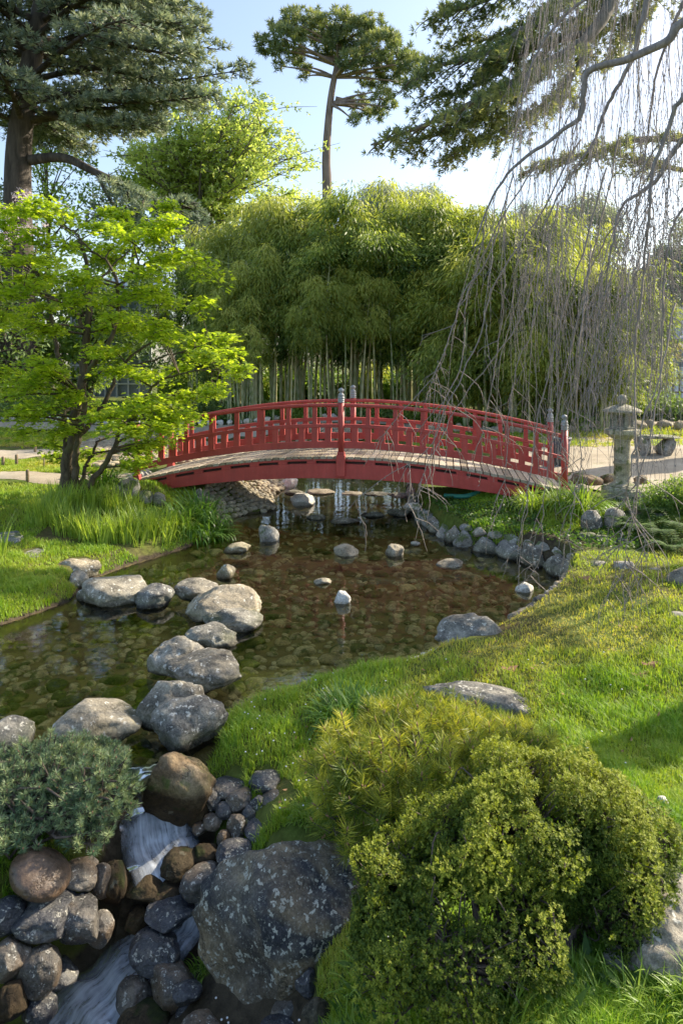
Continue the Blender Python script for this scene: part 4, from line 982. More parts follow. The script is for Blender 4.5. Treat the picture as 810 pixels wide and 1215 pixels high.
def tree(name, label, cat, base, height, crown_r, mats, nclump=60, nleaf=120, L=.2, W=.1, crown_from=.35, trunk_r=.18, group=None, flat=.6, shape=1.0, seed=1, droop=0., rclump=.28):
    r = np.random.default_rng(seed); t = thing(name, label, cat, base, group); base = np.asarray(base, float)
    tr = spline([base + [0, 0, -.2], base + [r.normal(0, .1), 0, height * .35], base + [r.normal(0, .25), r.normal(0, .2), height * .85]], 16)
    cen, rad, limbs = [], [], [tube(tr, np.linspace(trunk_r, trunk_r * .25, 16), 9)]
    for k in range(nclump):
        f = r.uniform(0, 1); z = crown_from + (1 - crown_from) * f
        prof = math.sqrt(max(0., 1 - (2 * f - 1) ** 2)) if shape == 1.0 else max(.06, (1 - f)) ** .8 * (1.0 if f > .08 else .7)
        a = r.uniform(0, 6.283); rho = crown_r * prof * math.sqrt(r.uniform(.12, 1))
        c = base + [rho * math.cos(a), rho * math.sin(a), z * height + r.normal(0, .15)]; cen.append(c); rad.append(crown_r * rclump * r.uniform(.6, 1.25))
        if k % 2 == 0:
            i = int(min(15, max(3, (z - .12) * 15 / .85))); s = tr[i]; m = (s + c) / 2 + [0, 0, .15 * rho * .3]
            limbs.append(tube(spline([s, m, c], 7), np.linspace(trunk_r * .28, trunk_r * .05, 7), 5, cap=False))
    build('trunk', limbs, mats[0], t)
    cen = np.array(cen); build('crown', [clump_crown(cen, np.array(rad), nleaf, L, W, r.uniform(.3, .7, len(cen)), flat, droop=droop)], mats[1], t)
    return t

# ------------------------------------------------------------------ bamboo grove
def make_bamboo(h, lean, seed, mat, low=.38, nbr=30, loc=(0, 0, 0), label='', group='', fat=1.0, pr=.26):
    r = np.random.default_rng(seed); loc = np.asarray(loc, float)
    t = thing('bamboo', label, 'bamboo', loc, group)
    a = r.uniform(0, 6.28); d = np.array([math.cos(a), math.sin(a), 0]); n = 40
    f = np.linspace(0, 1, n); P = loc + np.c_[np.zeros(n), np.zeros(n), h * (f - .22 * lean * f ** 4)] + d * (lean * h * .33 * f ** 3)[:, None]
    P[0, 2] -= .1
    rr = .044 * (1 - f * .85) * np.where(np.arange(n) % 2 == 0, 1.12, .98)
    build('culm', [tube(P, rr, 6, np.where(np.arange(n) % 2 == 0, .35, 0.).repeat(6))], M['culm'], t)
    Pp, Dd, tt, tw = [], [], [], []
    for k in range(nbr):
        u = low + (1 - low) * r.uniform(0, 1) ** .8; i = min(int(u * (n - 1)), n - 2); s = P[i]
        b = r.uniform(0, 6.28); ln = fat * (.45 + 1.0 * math.sin(math.pi * min(1, (u - low) / (1 - low) * .8 + .15))) * r.uniform(.6, 1.15)
        o = np.array([math.cos(b), math.sin(b), 0]); q = np.linspace(0, 1, 7)[:, None]
        B = s + o * ln * q * .9 + np.array([0, 0, 1.]) * (ln * (.75 * q - .95 * q ** 2)); 
        if k % 2 == 0: tw.append(tube(B, np.linspace(.009, .003, 7), 3, 0., cap=False))
        m = int(330 * ln * (pr / .20) ** 1.3); uu = r.uniform(.3, 1.0, m) ** .4; idx = np.clip((uu * 6).astype(int), 0, 5); fr_ = (uu * 6 - idx)[:, None]
        o3 = r.normal(0, 1, (m, 3)) * np.array([pr, pr, pr * .72]) * (.35 + .6 * uu[:, None]); C = B[idx] * (1 - fr_) + B[idx + 1] * fr_ + o3; C[:, 2] -= (.9 if pr < .3 else .75) * (o3[:, 0] ** 2 + o3[:, 1] ** 2)
        Pp.append(C); Dd.append(unit(o * .45 + o3 * np.array([1.2, 1.2, 0]) + np.array([0, 0, -.75]) + r.normal(0, .33, (m, 3))))
        tt.append(np.clip(.24 + .14 * uu + (.34 / pr) * o3[:, 2] + .09 * r.normal(size=m) + .25 * (u - .6) + .2 * r.normal(), 0, 1))  # plume tops brighter, undersides darker: light and shade put into leaf colour
    Pp, Dd, tt = np.concatenate(Pp), np.concatenate(Dd), np.concatenate(tt); N = len(Pp)
    if tw: build('branchlets', tw, M['culm'], t)
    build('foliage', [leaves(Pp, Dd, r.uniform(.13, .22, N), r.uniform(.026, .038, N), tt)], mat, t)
    return t
gb1 = 'bamboos of the dense grove behind the bridge'; lb1 = 'tall green bamboo with drooping leaf plumes in the grove behind the bridge'
gb2 = 'sunlit bamboos at the right of the grove'; lb2 = 'yellow green sunlit bamboo drooping at the right of the grove'
gb3 = 'slender bare tipped bamboos rising above the grove'; lb3 = 'thin sparse bamboo shoot rising above the grove against the sky'
def make_plume(h, hang_, R, seed, mat, label, group):
    """a cane whose head is a rounded dome of leaves with streamers hanging from it"""
    r = np.random.default_rng(seed); t = thing('bamboo', label, 'bamboo', (0, 0, 0), group); n = 36; f = np.linspace(0, 1, n); a = r.uniform(0, 6.28)
    P = np.c_[np.cos(a) * .5 * f ** 3, np.sin(a) * .5 * f ** 3, h * (f - .05 * f ** 4)]; P[0, 2] -= .1
    build('culm', [tube(P, .042 * (1 - f * .8) * np.where(np.arange(n) % 2 == 0, 1.12, .98), 6, np.where(np.arange(n) % 2 == 0, .35, 0.).repeat(6))], M['culm'], t)
    br, LP, LD, LT = [], [], [], []
    for q in range(15):                             # sprays of the head, each its own little mop
        u = r.uniform(.62, 1.0); s0 = P[int(u * (n - 1))]; b = q * 2.4 + r.normal(0, .3); o = np.array([math.cos(b), math.sin(b), 0]); l = R * r.uniform(.45, 1.1) * (1.25 - .55 * (u - .62) / .38)
        x = np.linspace(0, 1, 8)[:, None]; B = s0 + o * l * x + np.array([0, 0, 1.]) * (l * (.8 * x - .75 * x ** 2)); br.append(tube(B, np.linspace(.010, .003, 8), 3, 0., cap=False))
        m = int(r.uniform(190, 300)); ph = r.uniform(0, 6.283, m); rho = R * .48 * np.sqrt(r.uniform(0, 1, m)); c0 = B[-2]; dn = hang_ * r.uniform(.5, 1.1) * r.uniform(0, 1, m) ** 1.7
        z = -1.1 * rho ** 2 / (R * .5) - dn * (.35 + .65 * rho / (R * .48)); w = r.normal(0, .03, (m, 3))
        LP.append(c0 + np.c_[rho * np.cos(ph), rho * np.sin(ph), z + .12] + w); LD.append(np.c_[np.cos(ph) * .5, np.sin(ph) * .5, np.full(m, -.75)] + r.normal(0, .3, (m, 3)))
        LT.append(np.clip(.80 + .12 * r.normal() - .62 * dn / (.6 * hang_ + .2) - .45 * (rho / (R * .48)) ** 2 * .5 + .07 * r.normal(size=m), 0, 1))  # sunlit dome tops and shaded streamers painted through the leaf tint
    LP, LD, LT = np.concatenate(LP), np.concatenate(LD), np.concatenate(LT); N = len(LP)
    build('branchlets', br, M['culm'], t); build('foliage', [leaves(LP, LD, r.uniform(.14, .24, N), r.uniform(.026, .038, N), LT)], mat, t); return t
used = set()
def first_or_copy(key, protos, p, rz, sc):
    if key not in used:
        used.add(key); o = protos[key]; o.location = p; o.scale = (sc,) * 3
    else: o = copy_tree(protos[key], p, rz, sc)
    o.rotation_euler = (random.gauss(0, .035), random.gauss(0, .035), rz); return o
PB = {}
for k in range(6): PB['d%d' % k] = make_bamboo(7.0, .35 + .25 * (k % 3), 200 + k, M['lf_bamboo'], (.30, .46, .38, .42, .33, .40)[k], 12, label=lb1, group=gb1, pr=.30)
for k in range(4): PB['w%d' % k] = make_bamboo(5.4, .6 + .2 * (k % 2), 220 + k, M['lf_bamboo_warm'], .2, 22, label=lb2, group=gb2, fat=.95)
for k in range(4): PB['p%d' % k] = make_plume(6.0, (1.0, 1.4, .8, 1.7)[k], (.85, .75, .95, .8)[k], 280 + k, M['lf_bamboo_warm'], 'green bamboo whose rounded leaf plume bulges from the front of the grove', 'plumed bamboos along the front of the grove')
for k in range(3): PB['q%d' % k] = make_plume(4.6, (2.2, 2.8, 1.8)[k], (.85, .8, .9)[k], 290 + k, M['lf_bamboo_warm'], 'bright bamboo hanging low behind the weeping twigs at the right of the grove', 'low hanging bamboos at the right of the grove')
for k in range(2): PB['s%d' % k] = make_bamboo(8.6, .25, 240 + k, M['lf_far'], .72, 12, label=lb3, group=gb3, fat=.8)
# height of the grove's outline, in photo rows, over photo columns
OX = [215, 240, 280, 330, 390, 440, 500, 560, 610, 660, 700, 740, 770]; OY = [330, 290, 250, 222, 212, 214, 205, 215, 232, 255, 270, 300, 340]
def topz(px, Y): return CZ - (np.interp(px, OX, OY) - HY) / F * Y
nb = 0; random.seed(5)
for k in range(54):
    px = random.uniform(222, 640); Y = random.uniform(20.2, 24.5)
    x = at(px, 0, Y)[0]; z = hz(x, Y); sc = (topz(px, Y) - z) * random.uniform(.66, 1.02) / 6.6
    if k % 5 == 0: sc *= .82
    first_or_copy('d%d' % (k % 6), PB, (x, Y, z), random.uniform(0, 6.28), sc)
for k in range(46):                         # single plumes that stand out of the front, low in front and high behind
    px = random.uniform(255, 610); f_ = (k % 23) / 22; Y = 18.7 + 2.6 * (1 - f_); x = at(px, 0, Y)[0]; z = hz(x, Y)
    first_or_copy('p%d' % (k % 4), PB, (x, Y, z), random.uniform(0, 6.28), (topz(px, Y) - z) * (1.08 - .48 * f_ + random.uniform(-.09, .09)) / 6.15)
for k in range(20):
    px = random.uniform(560, 748); f_ = (k % 10) / 9; Y = 17.4 + 2.6 * (1 - f_); x = at(px, 0, Y)[0]; z = hz(x, Y)
    first_or_copy('q%d' % (k % 3), PB, (x, Y, z), random.uniform(0, 6.28), (topz(px, Y) - z) * (1.02 - .45 * f_ + random.uniform(-.06, .06)) / 4.75)
for k in range(14):                         # nearer row: lower plumes that bulge out of the front
    px = random.uniform(235, 580); Y = random.uniform(19.6, 20.4); x = at(px, 0, Y)[0]; z = hz(x, Y)
    sc = (topz(px, Y) - z) * random.uniform(.62, .88) / 6.6
    first_or_copy('d%d' % (k % 6), PB, (x, Y, z), random.uniform(0, 6.28), sc)
for k in range(34):
    px = random.uniform(545, 752); Y = random.uniform(17.8, 22.5); x = at(px, 0, Y)[0]; z = hz(x, Y)
    sc = (topz(px, Y) - z) * random.uniform(.72, 1.02) / 5.1
    first_or_copy('w%d' % (k % 4), PB, (x, Y, z), random.uniform(0, 6.28), sc)
CU = thing('bamboo', 'bare green bamboo cane standing close among the others in the grove', 'bamboo', (0, 0, 0), 'bare bamboo canes low in the grove')
build('culm', [tube(np.c_[.05 * np.linspace(0, 1, 24) ** 2, np.zeros(24), np.linspace(-.1, 5, 24)], .045 * np.where(np.arange(24) % 2 == 0, 1.12, .98), 6, np.where(np.arange(24) % 2 == 0, .35, 0.).repeat(6))], M['culm'], CU); PB['c'] = CU
for k in range(64):
    px = random.uniform(300, 720); Y = random.uniform(19.5, 23.5) if px < 560 else random.uniform(17.8, 22); x = at(px, 0, Y)[0]
    first_or_copy('c', PB, (x, Y, hz(x, Y)), random.uniform(0, 6.28), random.uniform(.55, .8))
for k in range(16):
    px = random.choice([random.uniform(425, 560), random.uniform(425, 560), random.uniform(640, 720)]); Y = random.uniform(24, 26); x = at(px, 0, Y)[0]; z = hz(x, Y)
    first_or_copy('s%d' % (k % 2), PB, (x, Y, z), random.uniform(0, 6.28), random.uniform(.86, 1.02))

# ------------------------------------------------------------------ big conifers
# cedar at the left
cb = np.array([at(22, 250, 25)[0], 25.0, 0]); cb[2] = hz(cb[0], cb[1])
cd = thing('cedar_tree', 'large blue green cedar with thick dark trunk in the upper left', 'tree', cb)
TR = spline([cb + [0.1, 0, -.2], cb + [.05, 0, 4], at(22, 190, 25), at(35, 90, 25), at(60, -60, 25), at(70, -250, 25)], 40)
wood = [tube(TR, np.linspace(.62, .2, 40), 12)]; build('trunk', wood, M['bark_dark'], cd)
lf = []; wd = []
r = np.random.default_rng(5)
k = 0
for py, reach in [(150, 4.6), (120, 5.6), (95, 6.2), (70, 6.8), (45, 6.6), (20, 6.2), (-5, 6), (-30, 5.6), (-55, 5.2), (-80, 5), (-110, 4.6)]:
    for j in range(6):
        a = j * math.pi / 3 + r.uniform(-.35, .35) + k * .5; k += 1
        i = int(np.abs(TR[:, 2] - (CZ - (py - HY) / F * 25)).argmin()); s = TR[i]
        o = np.array([math.cos(a), math.sin(a), 0]); ln = reach * r.uniform(.7, 1.12) * (1.05 if o[0] > 0 else .9)
        pts = [s, s + o * ln * .35 + [0, 0, .35], s + o * ln * .7 + [0, 0, .35], s + o * ln + [0, 0, .1 + r.uniform(-.2, .5)]]
        w, f, _ = cedar_bough(pts, .13, 1.5, 300 + k, 22, .22, 1.05, .22, .040, .15, .5); wd += w; lf += f
# the longest sprays pointing right
for pts, wdt in [([at(60, 70, 25), at(140, 85, 24.5), at(200, 95, 24), at(295, 82, 23.5)], 1.5), ([at(50, 110, 25), at(130, 120, 24), at(190, 120, 23.6), at(262, 112, 23.2)], 1.3), ([at(60, 20, 25), at(130, 25, 24), at(190, 35, 24), at(245, 30, 23.6)], 1.3),
               ([at(50, 0, 25), at(120, -10, 24.5), at(170, 0, 24), at(225, 8, 23.8)], 1.3), ([at(40, 130, 25), at(90, 145, 24.5), at(140, 150, 24), at(190, 145, 23.5)], 1.2), ([at(60, 60, 25), at(120, 50, 24), at(190, 62, 23.5), at(238, 62, 23)], 1.4)]:
    k += 1; w, f, _ = cedar_bough(pts, .11, wdt, 400 + k, 30, .2, 1.6, .22, .042, .25, .5); wd += w; lf += f
build('boughs', wd, M['bark_dark'], cd); build('needles', lf, M['lf_cedar'], cd)
w1, f1, _ = cedar_bough([at(34, 190, 25), at(75, 187, 24.4), at(115, 205, 24), at(160, 225, 23.8), at(200, 245, 23.5), at(222, 238, 23.2)], .2, 1.5, 77, 30, .35, 1.3, .22, .04, .42, .3)
lb_ = build('low_limb', w1, M['bark_dark'], cd); sp_ = build('needles', f1, M['lf_cedar'], cd); sp_.parent = lb_
w1, f1, _ = cedar_bough([at(115, 205, 24), at(130, 235, 23.6), at(150, 262, 23.4), at(200, 268, 23.2), at(240, 262, 23)], .08, 1.3, 78, 26, .3, 1.3, .22, .04, .15, .3)
lb_ = build('low_limb', w1, M['bark_dark'], cd); sp_ = build('needles', f1, M['lf_cedar'], cd); sp_.parent = lb_

# tall pine in the middle
pb = at(388, 240, 40); pb[2] = hz(pb[0], pb[1])
pn = thing('scots_pine', 'tall single pine with bare leaning trunk and flat crown above the bamboo', 'tree', pb)
T = spline([pb + [0, 0, -.2], at(388, 240, 40), at(387, 190, 40), at(389, 150, 40), at(393, 112, 40), at(399, 80, 40), at(404, 50, 40)], 40)
wd = [tube(T, np.linspace(.33, .13, 40), 10)]
cl = [(335, 45, 26), (318, 55, 18), (355, 30, 28), (375, 38, 26), (345, 62, 22), (395, 28, 26), (420, 38, 30), (440, 32, 24), (450, 55, 28), (470, 62, 26), (435, 70, 26), (415, 72, 20), (462, 85, 22), (485, 75, 18), (440, 95, 20), (385, 60, 18),
      (360, 78, 14), (430, 130, 18), (445, 135, 16), (422, 118, 14), (455, 118, 16), (400, 52, 20), (478, 98, 14), (372, 18, 14), (345, 18, 12), (308, 48, 9), (326, 30, 10), (408, 14, 10), (497, 70, 9), (470, 45, 11), (452, 108, 10), (466, 128, 9), (418, 142, 9), (362, 90, 8), (330, 78, 9)]
lf = []
cen, rad = [], []
for px, py, rr_ in cl:
    c = at(px, py, 40 + random.uniform(-1.6, 1.6)); R = rr_ / F * 40 * .92; m = int(52 * (rr_ / 24) ** 2)
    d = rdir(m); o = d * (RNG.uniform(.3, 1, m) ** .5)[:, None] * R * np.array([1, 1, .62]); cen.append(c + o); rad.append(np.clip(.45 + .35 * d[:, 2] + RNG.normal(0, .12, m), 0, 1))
    i = int(np.abs(T[:, 2] - (c[2] - 1.0)).argmin()); i = max(i, 24 if py > 100 else 30)
    wd.append(tube(spline([T[i], (T[i] + c) / 2 + [0, 0, .1], c], 8), np.linspace(.11, .03, 8), 5))
wd.append(tube(spline([at(398, 117, 40), at(412, 120, 40), at(432, 127, 40)], 8), np.linspace(.14, .06, 8), 6))
cen = np.concatenate(cen); rad = np.concatenate(rad)
build('trunk', wd, M['bark_pine'], pn)
build('crown', [tufts(cen, 40, .32, .048, np.tile([0, 0, .35], (len(cen), 1)), 1.0, rad, .12)], M['lf_pine'], pn)

# fan-shaped pale spring tree behind the cedar
eb = at(235, 300, 34); eb[2] = hz(eb[0], eb[1])
el = thing('spring_tree', 'pale yellow green tree with fanning bare limbs behind the maple', 'tree', eb)
wd, cen, tt = [], [], []; r = np.random.default_rng(9)
top0 = at(232, 285, 34); wd.append(tube(spline([eb + [0, 0, -.2], (eb + top0) / 2, top0], 10), np.linspace(.4, .28, 10), 9))
EX = [140, 165, 200, 240, 280, 310, 340, 362]; EY = [215, 150, 112, 95, 92, 118, 150, 190]
for k in range(80):
    px = r.uniform(150, 366); py = np.interp(px, EX, EY) + r.uniform(0, 1) ** 1.5 * 100
    tip = at(px, py, 34 + r.uniform(-2.5, 2.5)); s0 = top0 + [r.normal(0, .15), 0, r.uniform(-.8, .4)]
    Q = spline([s0, s0 * .6 + tip * .4 + [(tip[0] - s0[0]) * -.10, 0, .5], tip], 14); wd.append(tube(Q, np.linspace(.11, .008, 14), 5, cap=False))
    cen.append(Q[8 + (np.arange(26) % 6)] + r.normal(0, .24, (26, 3)) * [1, 1, .6]); tt.append(np.clip(r.normal(.55, .2, 26), 0, 1)); cen.append(tip + r.normal(0, .22, (14, 3))); tt.append(np.clip(r.normal(.6, .2, 14), 0, 1))
    for j in range(9):
        i = int(r.integers(5, 13)); e = Q[i] + np.array([r.normal(0, 1.0) + .35 * np.sign(tip[0] - s0[0]), r.normal(0, .8), r.normal(.25, .40)])
        B = spline([Q[i], (Q[i] + e) / 2 + [0, 0, .12], e], 7); wd.append(tube(B, np.linspace(.035, .010, 7), 3, cap=False))
        m = 13; u = r.uniform(.25, 1, m); idx = (u * 5.99).astype(int); cen.append(B[idx] + r.normal(0, .24, (m, 3)) * [1, 1, .45]); tt.append(np.clip(r.normal(.5, .2, m), 0, 1))
build('trunk', wd, M['bark_branch'], el); cen = np.concatenate(cen); tt = np.concatenate(tt)
build('crown', [tufts(cen, 5, .17, .085, np.tile([0, 0, -.1], (len(cen), 1)), 1., tt)], M['lf_spring'], el)

# cedar reaching in from the right
rb = np.array([10.8, 15.0, 0]); rb[2] = hz(*rb[:2])
rc = thing('cedar_tree', 'old cedar outside the right edge whose long boughs sweep in across the sky', 'tree', rb)
build('trunk', [tube(spline([rb + [0, 0, -.2], rb + [-.2, 0, 4], rb + [0, 0, 9], rb + [.3, 0, 14]], 24), np.linspace(.6, .25, 24), 12)], M['bark_dark'], rc)
hub = rb + [-.1, 0, 0]
BO = [([hub + [0, 0, 9.3], at(760, -30, 14.5), at(715, 22, 14), at(685, 55, 13.8), at(640, 80, 13.6), at(598, 104, 13.4), at(560, 122, 13.2), at(500, 150, 13), at(440, 172, 12.8)], .17, 1.15, 1.05, .42, 11),
      ([at(640, 80, 13.6), at(600, 110, 13.9), at(570, 140, 14), at(520, 160, 14), at(470, 172, 14)], .08, .95, 1.1, .1, 12),
      ([hub + [0, 0, 10], at(760, -60, 14.6), at(690, -10, 14.2), at(640, 20, 14), at(580, 62, 13.8), at(520, 78, 13.6), at(488, 95, 13.4)], .13, 1.15, 1.1, .38, 13),
      ([hub + [0, 0, 10.5], at(740, -80, 15), at(660, -40, 14.8), at(600, -10, 14.6), at(550, 10, 14.4), at(515, 18, 14.2)], .12, 1.1, 1.1, .35, 14),
      ([hub + [0, 0, 10.5], at(750, -70, 15.5), at(680, -20, 15.5), at(640, 30, 15.4), at(590, 45, 15.2), at(540, 50, 15)], .10, 1.1, 1.1, .4, 15),
      ([at(700, 60, 14), at(660, 110, 14), at(620, 140, 14), at(570, 165, 13.8), at(540, 182, 13.6)], .07, .9, 1.1, .1, 16),
      ([at(690, 40, 14), at(640, 55, 14.4), at(600, 75, 14.6), at(555, 105, 14.6), at(500, 120, 14.4)], .07, 1.0, 1.2, .1, 17),
      ([hub + [0, 0, 10.8], at(760, -60, 15.5), at(700, 5, 15.6), at(650, 60, 15.5), at(610, 110, 15.4), at(585, 150, 15.3)], .08, 1.1, 1.1, .3, 21),
      ([hub + [0, 0, 11], at(770, -90, 15.8), at(730, -20, 15.8), at(700, 40, 15.8), at(680, 90, 15.6), at(665, 130, 15.5)], .07, 1.0, .9, .35, 22),
      ([hub + [0, 0, 11.2], at(790, -60, 16), at(765, 0, 16), at(740, 40, 16), at(725, 70, 16)], .06, 1.0, .8, .3, 23),
      ([hub + [0, 0, 10.2], at(800, -20, 16), at(760, 15, 16.2), at(715, 35, 16.2), at(660, 40, 16)], .06, 1.0, .9, .25, 24),
      ([hub + [0, 0, 6.8], at(770, 165, 14.4), at(715, 178, 14.2), at(660, 190, 14), at(620, 205, 13.8)], .09, .75, .9, .15, 18),
      ([hub + [0, 0, 5.6], at(800, 200, 15.4), at(750, 190, 15.3), at(700, 170, 15.2)], .08, .6, .8, .2, 19)]
for pts, r0, wdt, dn, la, sd in BO:
    w, f, _ = cedar_bough(pts, r0, wdt, sd, 34, .34, dn * 2.6, .13, .020, la, .45 if sd < 18 else .6)
    b_ = build('bough', w, M['bark_branch'], rc); n_ = build('needles', f, M['lf_cedar_r'], rc); n_.parent = b_

# ------------------------------------------------------------------ background trees and shrubs
gbt = 'trees closing off the garden at the left'
for k, (px, Y, top, cr, mt, lab, L_, seed) in enumerate([
        (60, 33, 150, 2.6, 'lf_mid', 'yellow green bushy tree just right of the cedar trunk', .24, 61), (-30, 30, 205, 2.6, 'lf_dark', 'dark tree at the left edge behind the blossom', .24, 62),
        (150, 31, 215, 2.3, 'lf_mid', 'mid green tree under the low cedar limb', .22, 63), (215, 28, 275, 2.2, 'lf_dark', 'dark evergreen left of the bamboo', .2, 64), (30, 26, 300, 2.0, 'lf_dark', 'dark shady tree behind the maple at left', .2, 65), (105, 27, 330, 1.8, 'lf_mid', 'low green tree behind the maple trunk', .2, 66),
        (-60, 22, 330, 2.4, 'lf_dark', 'dark bushy tree outside the left edge', .2, 67), (265, 25.5, 335, 1.6, 'lf_dark', 'dark evergreen shrub tree at the left foot of the bamboo', .18, 68)]):
    b = at(px, 0, Y); b[2] = hz(b[0], Y); h = CZ - (top - HY) / F * Y - b[2]
    tree('broadleaf_tree', lab, 'tree', b, h, cr, (M['bark_dark'], M[mt]), 60, 110, L_, L_ * .45, .12, .2, gbt, seed=seed)
for k, (px, Y, top, cr, mt, lab, shp) in enumerate([
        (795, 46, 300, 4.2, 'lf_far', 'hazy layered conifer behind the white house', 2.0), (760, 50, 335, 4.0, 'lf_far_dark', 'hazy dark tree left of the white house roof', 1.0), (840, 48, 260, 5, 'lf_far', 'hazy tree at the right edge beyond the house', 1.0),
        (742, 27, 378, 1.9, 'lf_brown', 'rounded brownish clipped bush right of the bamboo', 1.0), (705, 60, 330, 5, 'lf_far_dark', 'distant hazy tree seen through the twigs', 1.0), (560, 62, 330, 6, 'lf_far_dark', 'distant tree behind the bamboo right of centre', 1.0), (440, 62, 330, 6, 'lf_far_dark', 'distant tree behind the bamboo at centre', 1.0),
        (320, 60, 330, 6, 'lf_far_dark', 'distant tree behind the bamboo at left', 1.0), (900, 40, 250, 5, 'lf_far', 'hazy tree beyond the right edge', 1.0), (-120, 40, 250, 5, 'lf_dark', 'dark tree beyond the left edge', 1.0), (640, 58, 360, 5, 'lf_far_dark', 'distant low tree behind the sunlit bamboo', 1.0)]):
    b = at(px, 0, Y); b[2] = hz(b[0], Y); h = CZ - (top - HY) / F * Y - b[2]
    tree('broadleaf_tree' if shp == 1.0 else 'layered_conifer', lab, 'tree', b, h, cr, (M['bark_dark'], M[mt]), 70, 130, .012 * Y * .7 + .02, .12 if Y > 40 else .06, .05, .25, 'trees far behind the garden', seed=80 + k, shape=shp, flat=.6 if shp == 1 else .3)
# shrubs and hedges below the bamboo and along the far path
def shrub(label, c, dims, mat, seed, n=26, nl=90, L=.09, W=.04, name='shrub', cat='shrub', group=None):
    r = np.random.default_rng(seed); c = np.asarray(c, float); c[2] = hz(c[0], c[1]); t = thing(name, label, cat, c, group)
    d = unit(r.normal(size=(n, 3))); d[:, 2] = np.abs(d[:, 2]); cen = c + d * np.asarray(dims) * r.uniform(.35, .85, (n, 1))
    st = [tube(spline([c + [r.normal(0, .04), r.normal(0, .04), -.05], (c + q) / 2 + [0, 0, .04], q], 6), np.linspace(.022, .006, 6), 4, cap=False) for q in cen[::2]]
    build('stems', st, M['shrub_wood'], t)
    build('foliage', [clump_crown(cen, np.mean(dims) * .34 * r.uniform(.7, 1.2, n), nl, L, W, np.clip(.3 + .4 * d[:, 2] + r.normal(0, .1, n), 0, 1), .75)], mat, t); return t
for k, (px, py, Y, dm, mt, lab) in enumerate([(235, 482, 20.5, (1.1, .6, .7), 'lf_dark', 'dark hedge shrub left of the bamboo foot'), (275, 482, 20.6, (1.0, .6, .65), 'lf_dark', 'dark low shrub at the left bamboo foot'), (315, 484, 20.4, (1.0, .5, .5), 'lf_dark', 'dark ground shrub behind the left handrail'),
        (350, 486, 19.9, (.9, .5, .42), 'lf_mid', 'leafy ground shrub left of the bridge middle'), (440, 490, 19.5, (1., .5, .36), 'lf_dark', 'ground shrub right of the middle bridge posts'), (490, 490, 19.3, (1., .5, .36), 'lf_mid', 'green ground shrub behind the right handrail'), (535, 492, 19.0, (1., .5, .4), 'lf_mid', 'green mound of leaves behind the falling handrail'),
        (580, 494, 18.8, (1., .5, .45), 'lf_mid', 'green leafy mound behind the right part of the bridge'), (625, 494, 18.4, (1., .5, .5), 'lf_mid', 'green mound under the sunlit bamboo'), (675, 496, 18.2, (.9, .5, .5), 'lf_mid', 'bright ground cover mound behind the right bridge end'), (720, 490, 18.6, (1., .6, .5), 'lf_dark', 'shaded mound behind the lantern'), (770, 470, 21, (1.5, .8, .9), 'lf_mid', 'yellow green shrub right behind the lantern'), (810, 480, 20, (1.4, .8, .8), 'lf_dark', 'dark shrub at the right edge behind the bench'), (745, 455, 23, (1.2, .7, 1.0), 'lf_mid', 'bright shrub below the brown clipped bush'),
        (30, 470, 21, (1.2, .7, .9), 'lf_mid', 'green shrub behind the path at far left'), (75, 462, 22, (1.3, .7, 1.0), 'lf_mid', 'grey green shrub behind the maple stems'), (-15, 480, 20, (1.3, .7, .9), 'lf_dark', 'dark shrub at the left edge beyond the path'), (125, 475, 21.5, (1.2, .7, .6), 'lf_dark', 'dark shrub right of the maple trunk'), (170, 478, 21, (1.2, .7, .7), 'lf_dark', 'dark shrub above the white kerb stones'), (205, 480, 20.8, (1.1, .7, .7), 'lf_dark', 'dark shrub beside the left handrail end')]):
    c = at(px, py, Y); shrub(lab, c, dm, M[mt], 500 + k, 30, 110, .13, .05)
for k in range(13):
    px = 225 + k * 42; Y = 26.6 + (k % 3) * .5; c = at(px, 470, Y)
    shrub('leafy %s shrub glimpsed between the canes behind the grove' % ('light green', 'dark green', 'mid green')[k % 3], c, (1.6, .6, 1.5), M[('lf_mid', 'lf_dark', 'lf_bamboo_warm')[k % 3]], 560 + k, 30, 130, .2, .08, group='shrubs glimpsed between the canes, %s' % ('light', 'dark', 'mid')[k % 3])
bl = at(8, 262, 24); bb_ = thing('blossom_tree', 'small tree with pale pink blossom at the left edge', 'tree', (bl[0], bl[1], hz(bl[0], bl[1])))
bc = bl + RNG.normal(0, 1, (26, 3)) * [.75, .5, .5]; q0 = np.array([bl[0], bl[1], hz(bl[0], bl[1])])
build('trunk', [tube(spline([q0 + [0, 0, -.1], (q0 + q) / 2 + [.1, 0, .3], q], 9), np.linspace(.09, .015, 9), 5) for q in bc[::3]], M['bark_dark'], bb_)
build('crown', [clump_crown(bc, .3, 60, .09, .07, .6, .8)], M['blossom'], bb_)
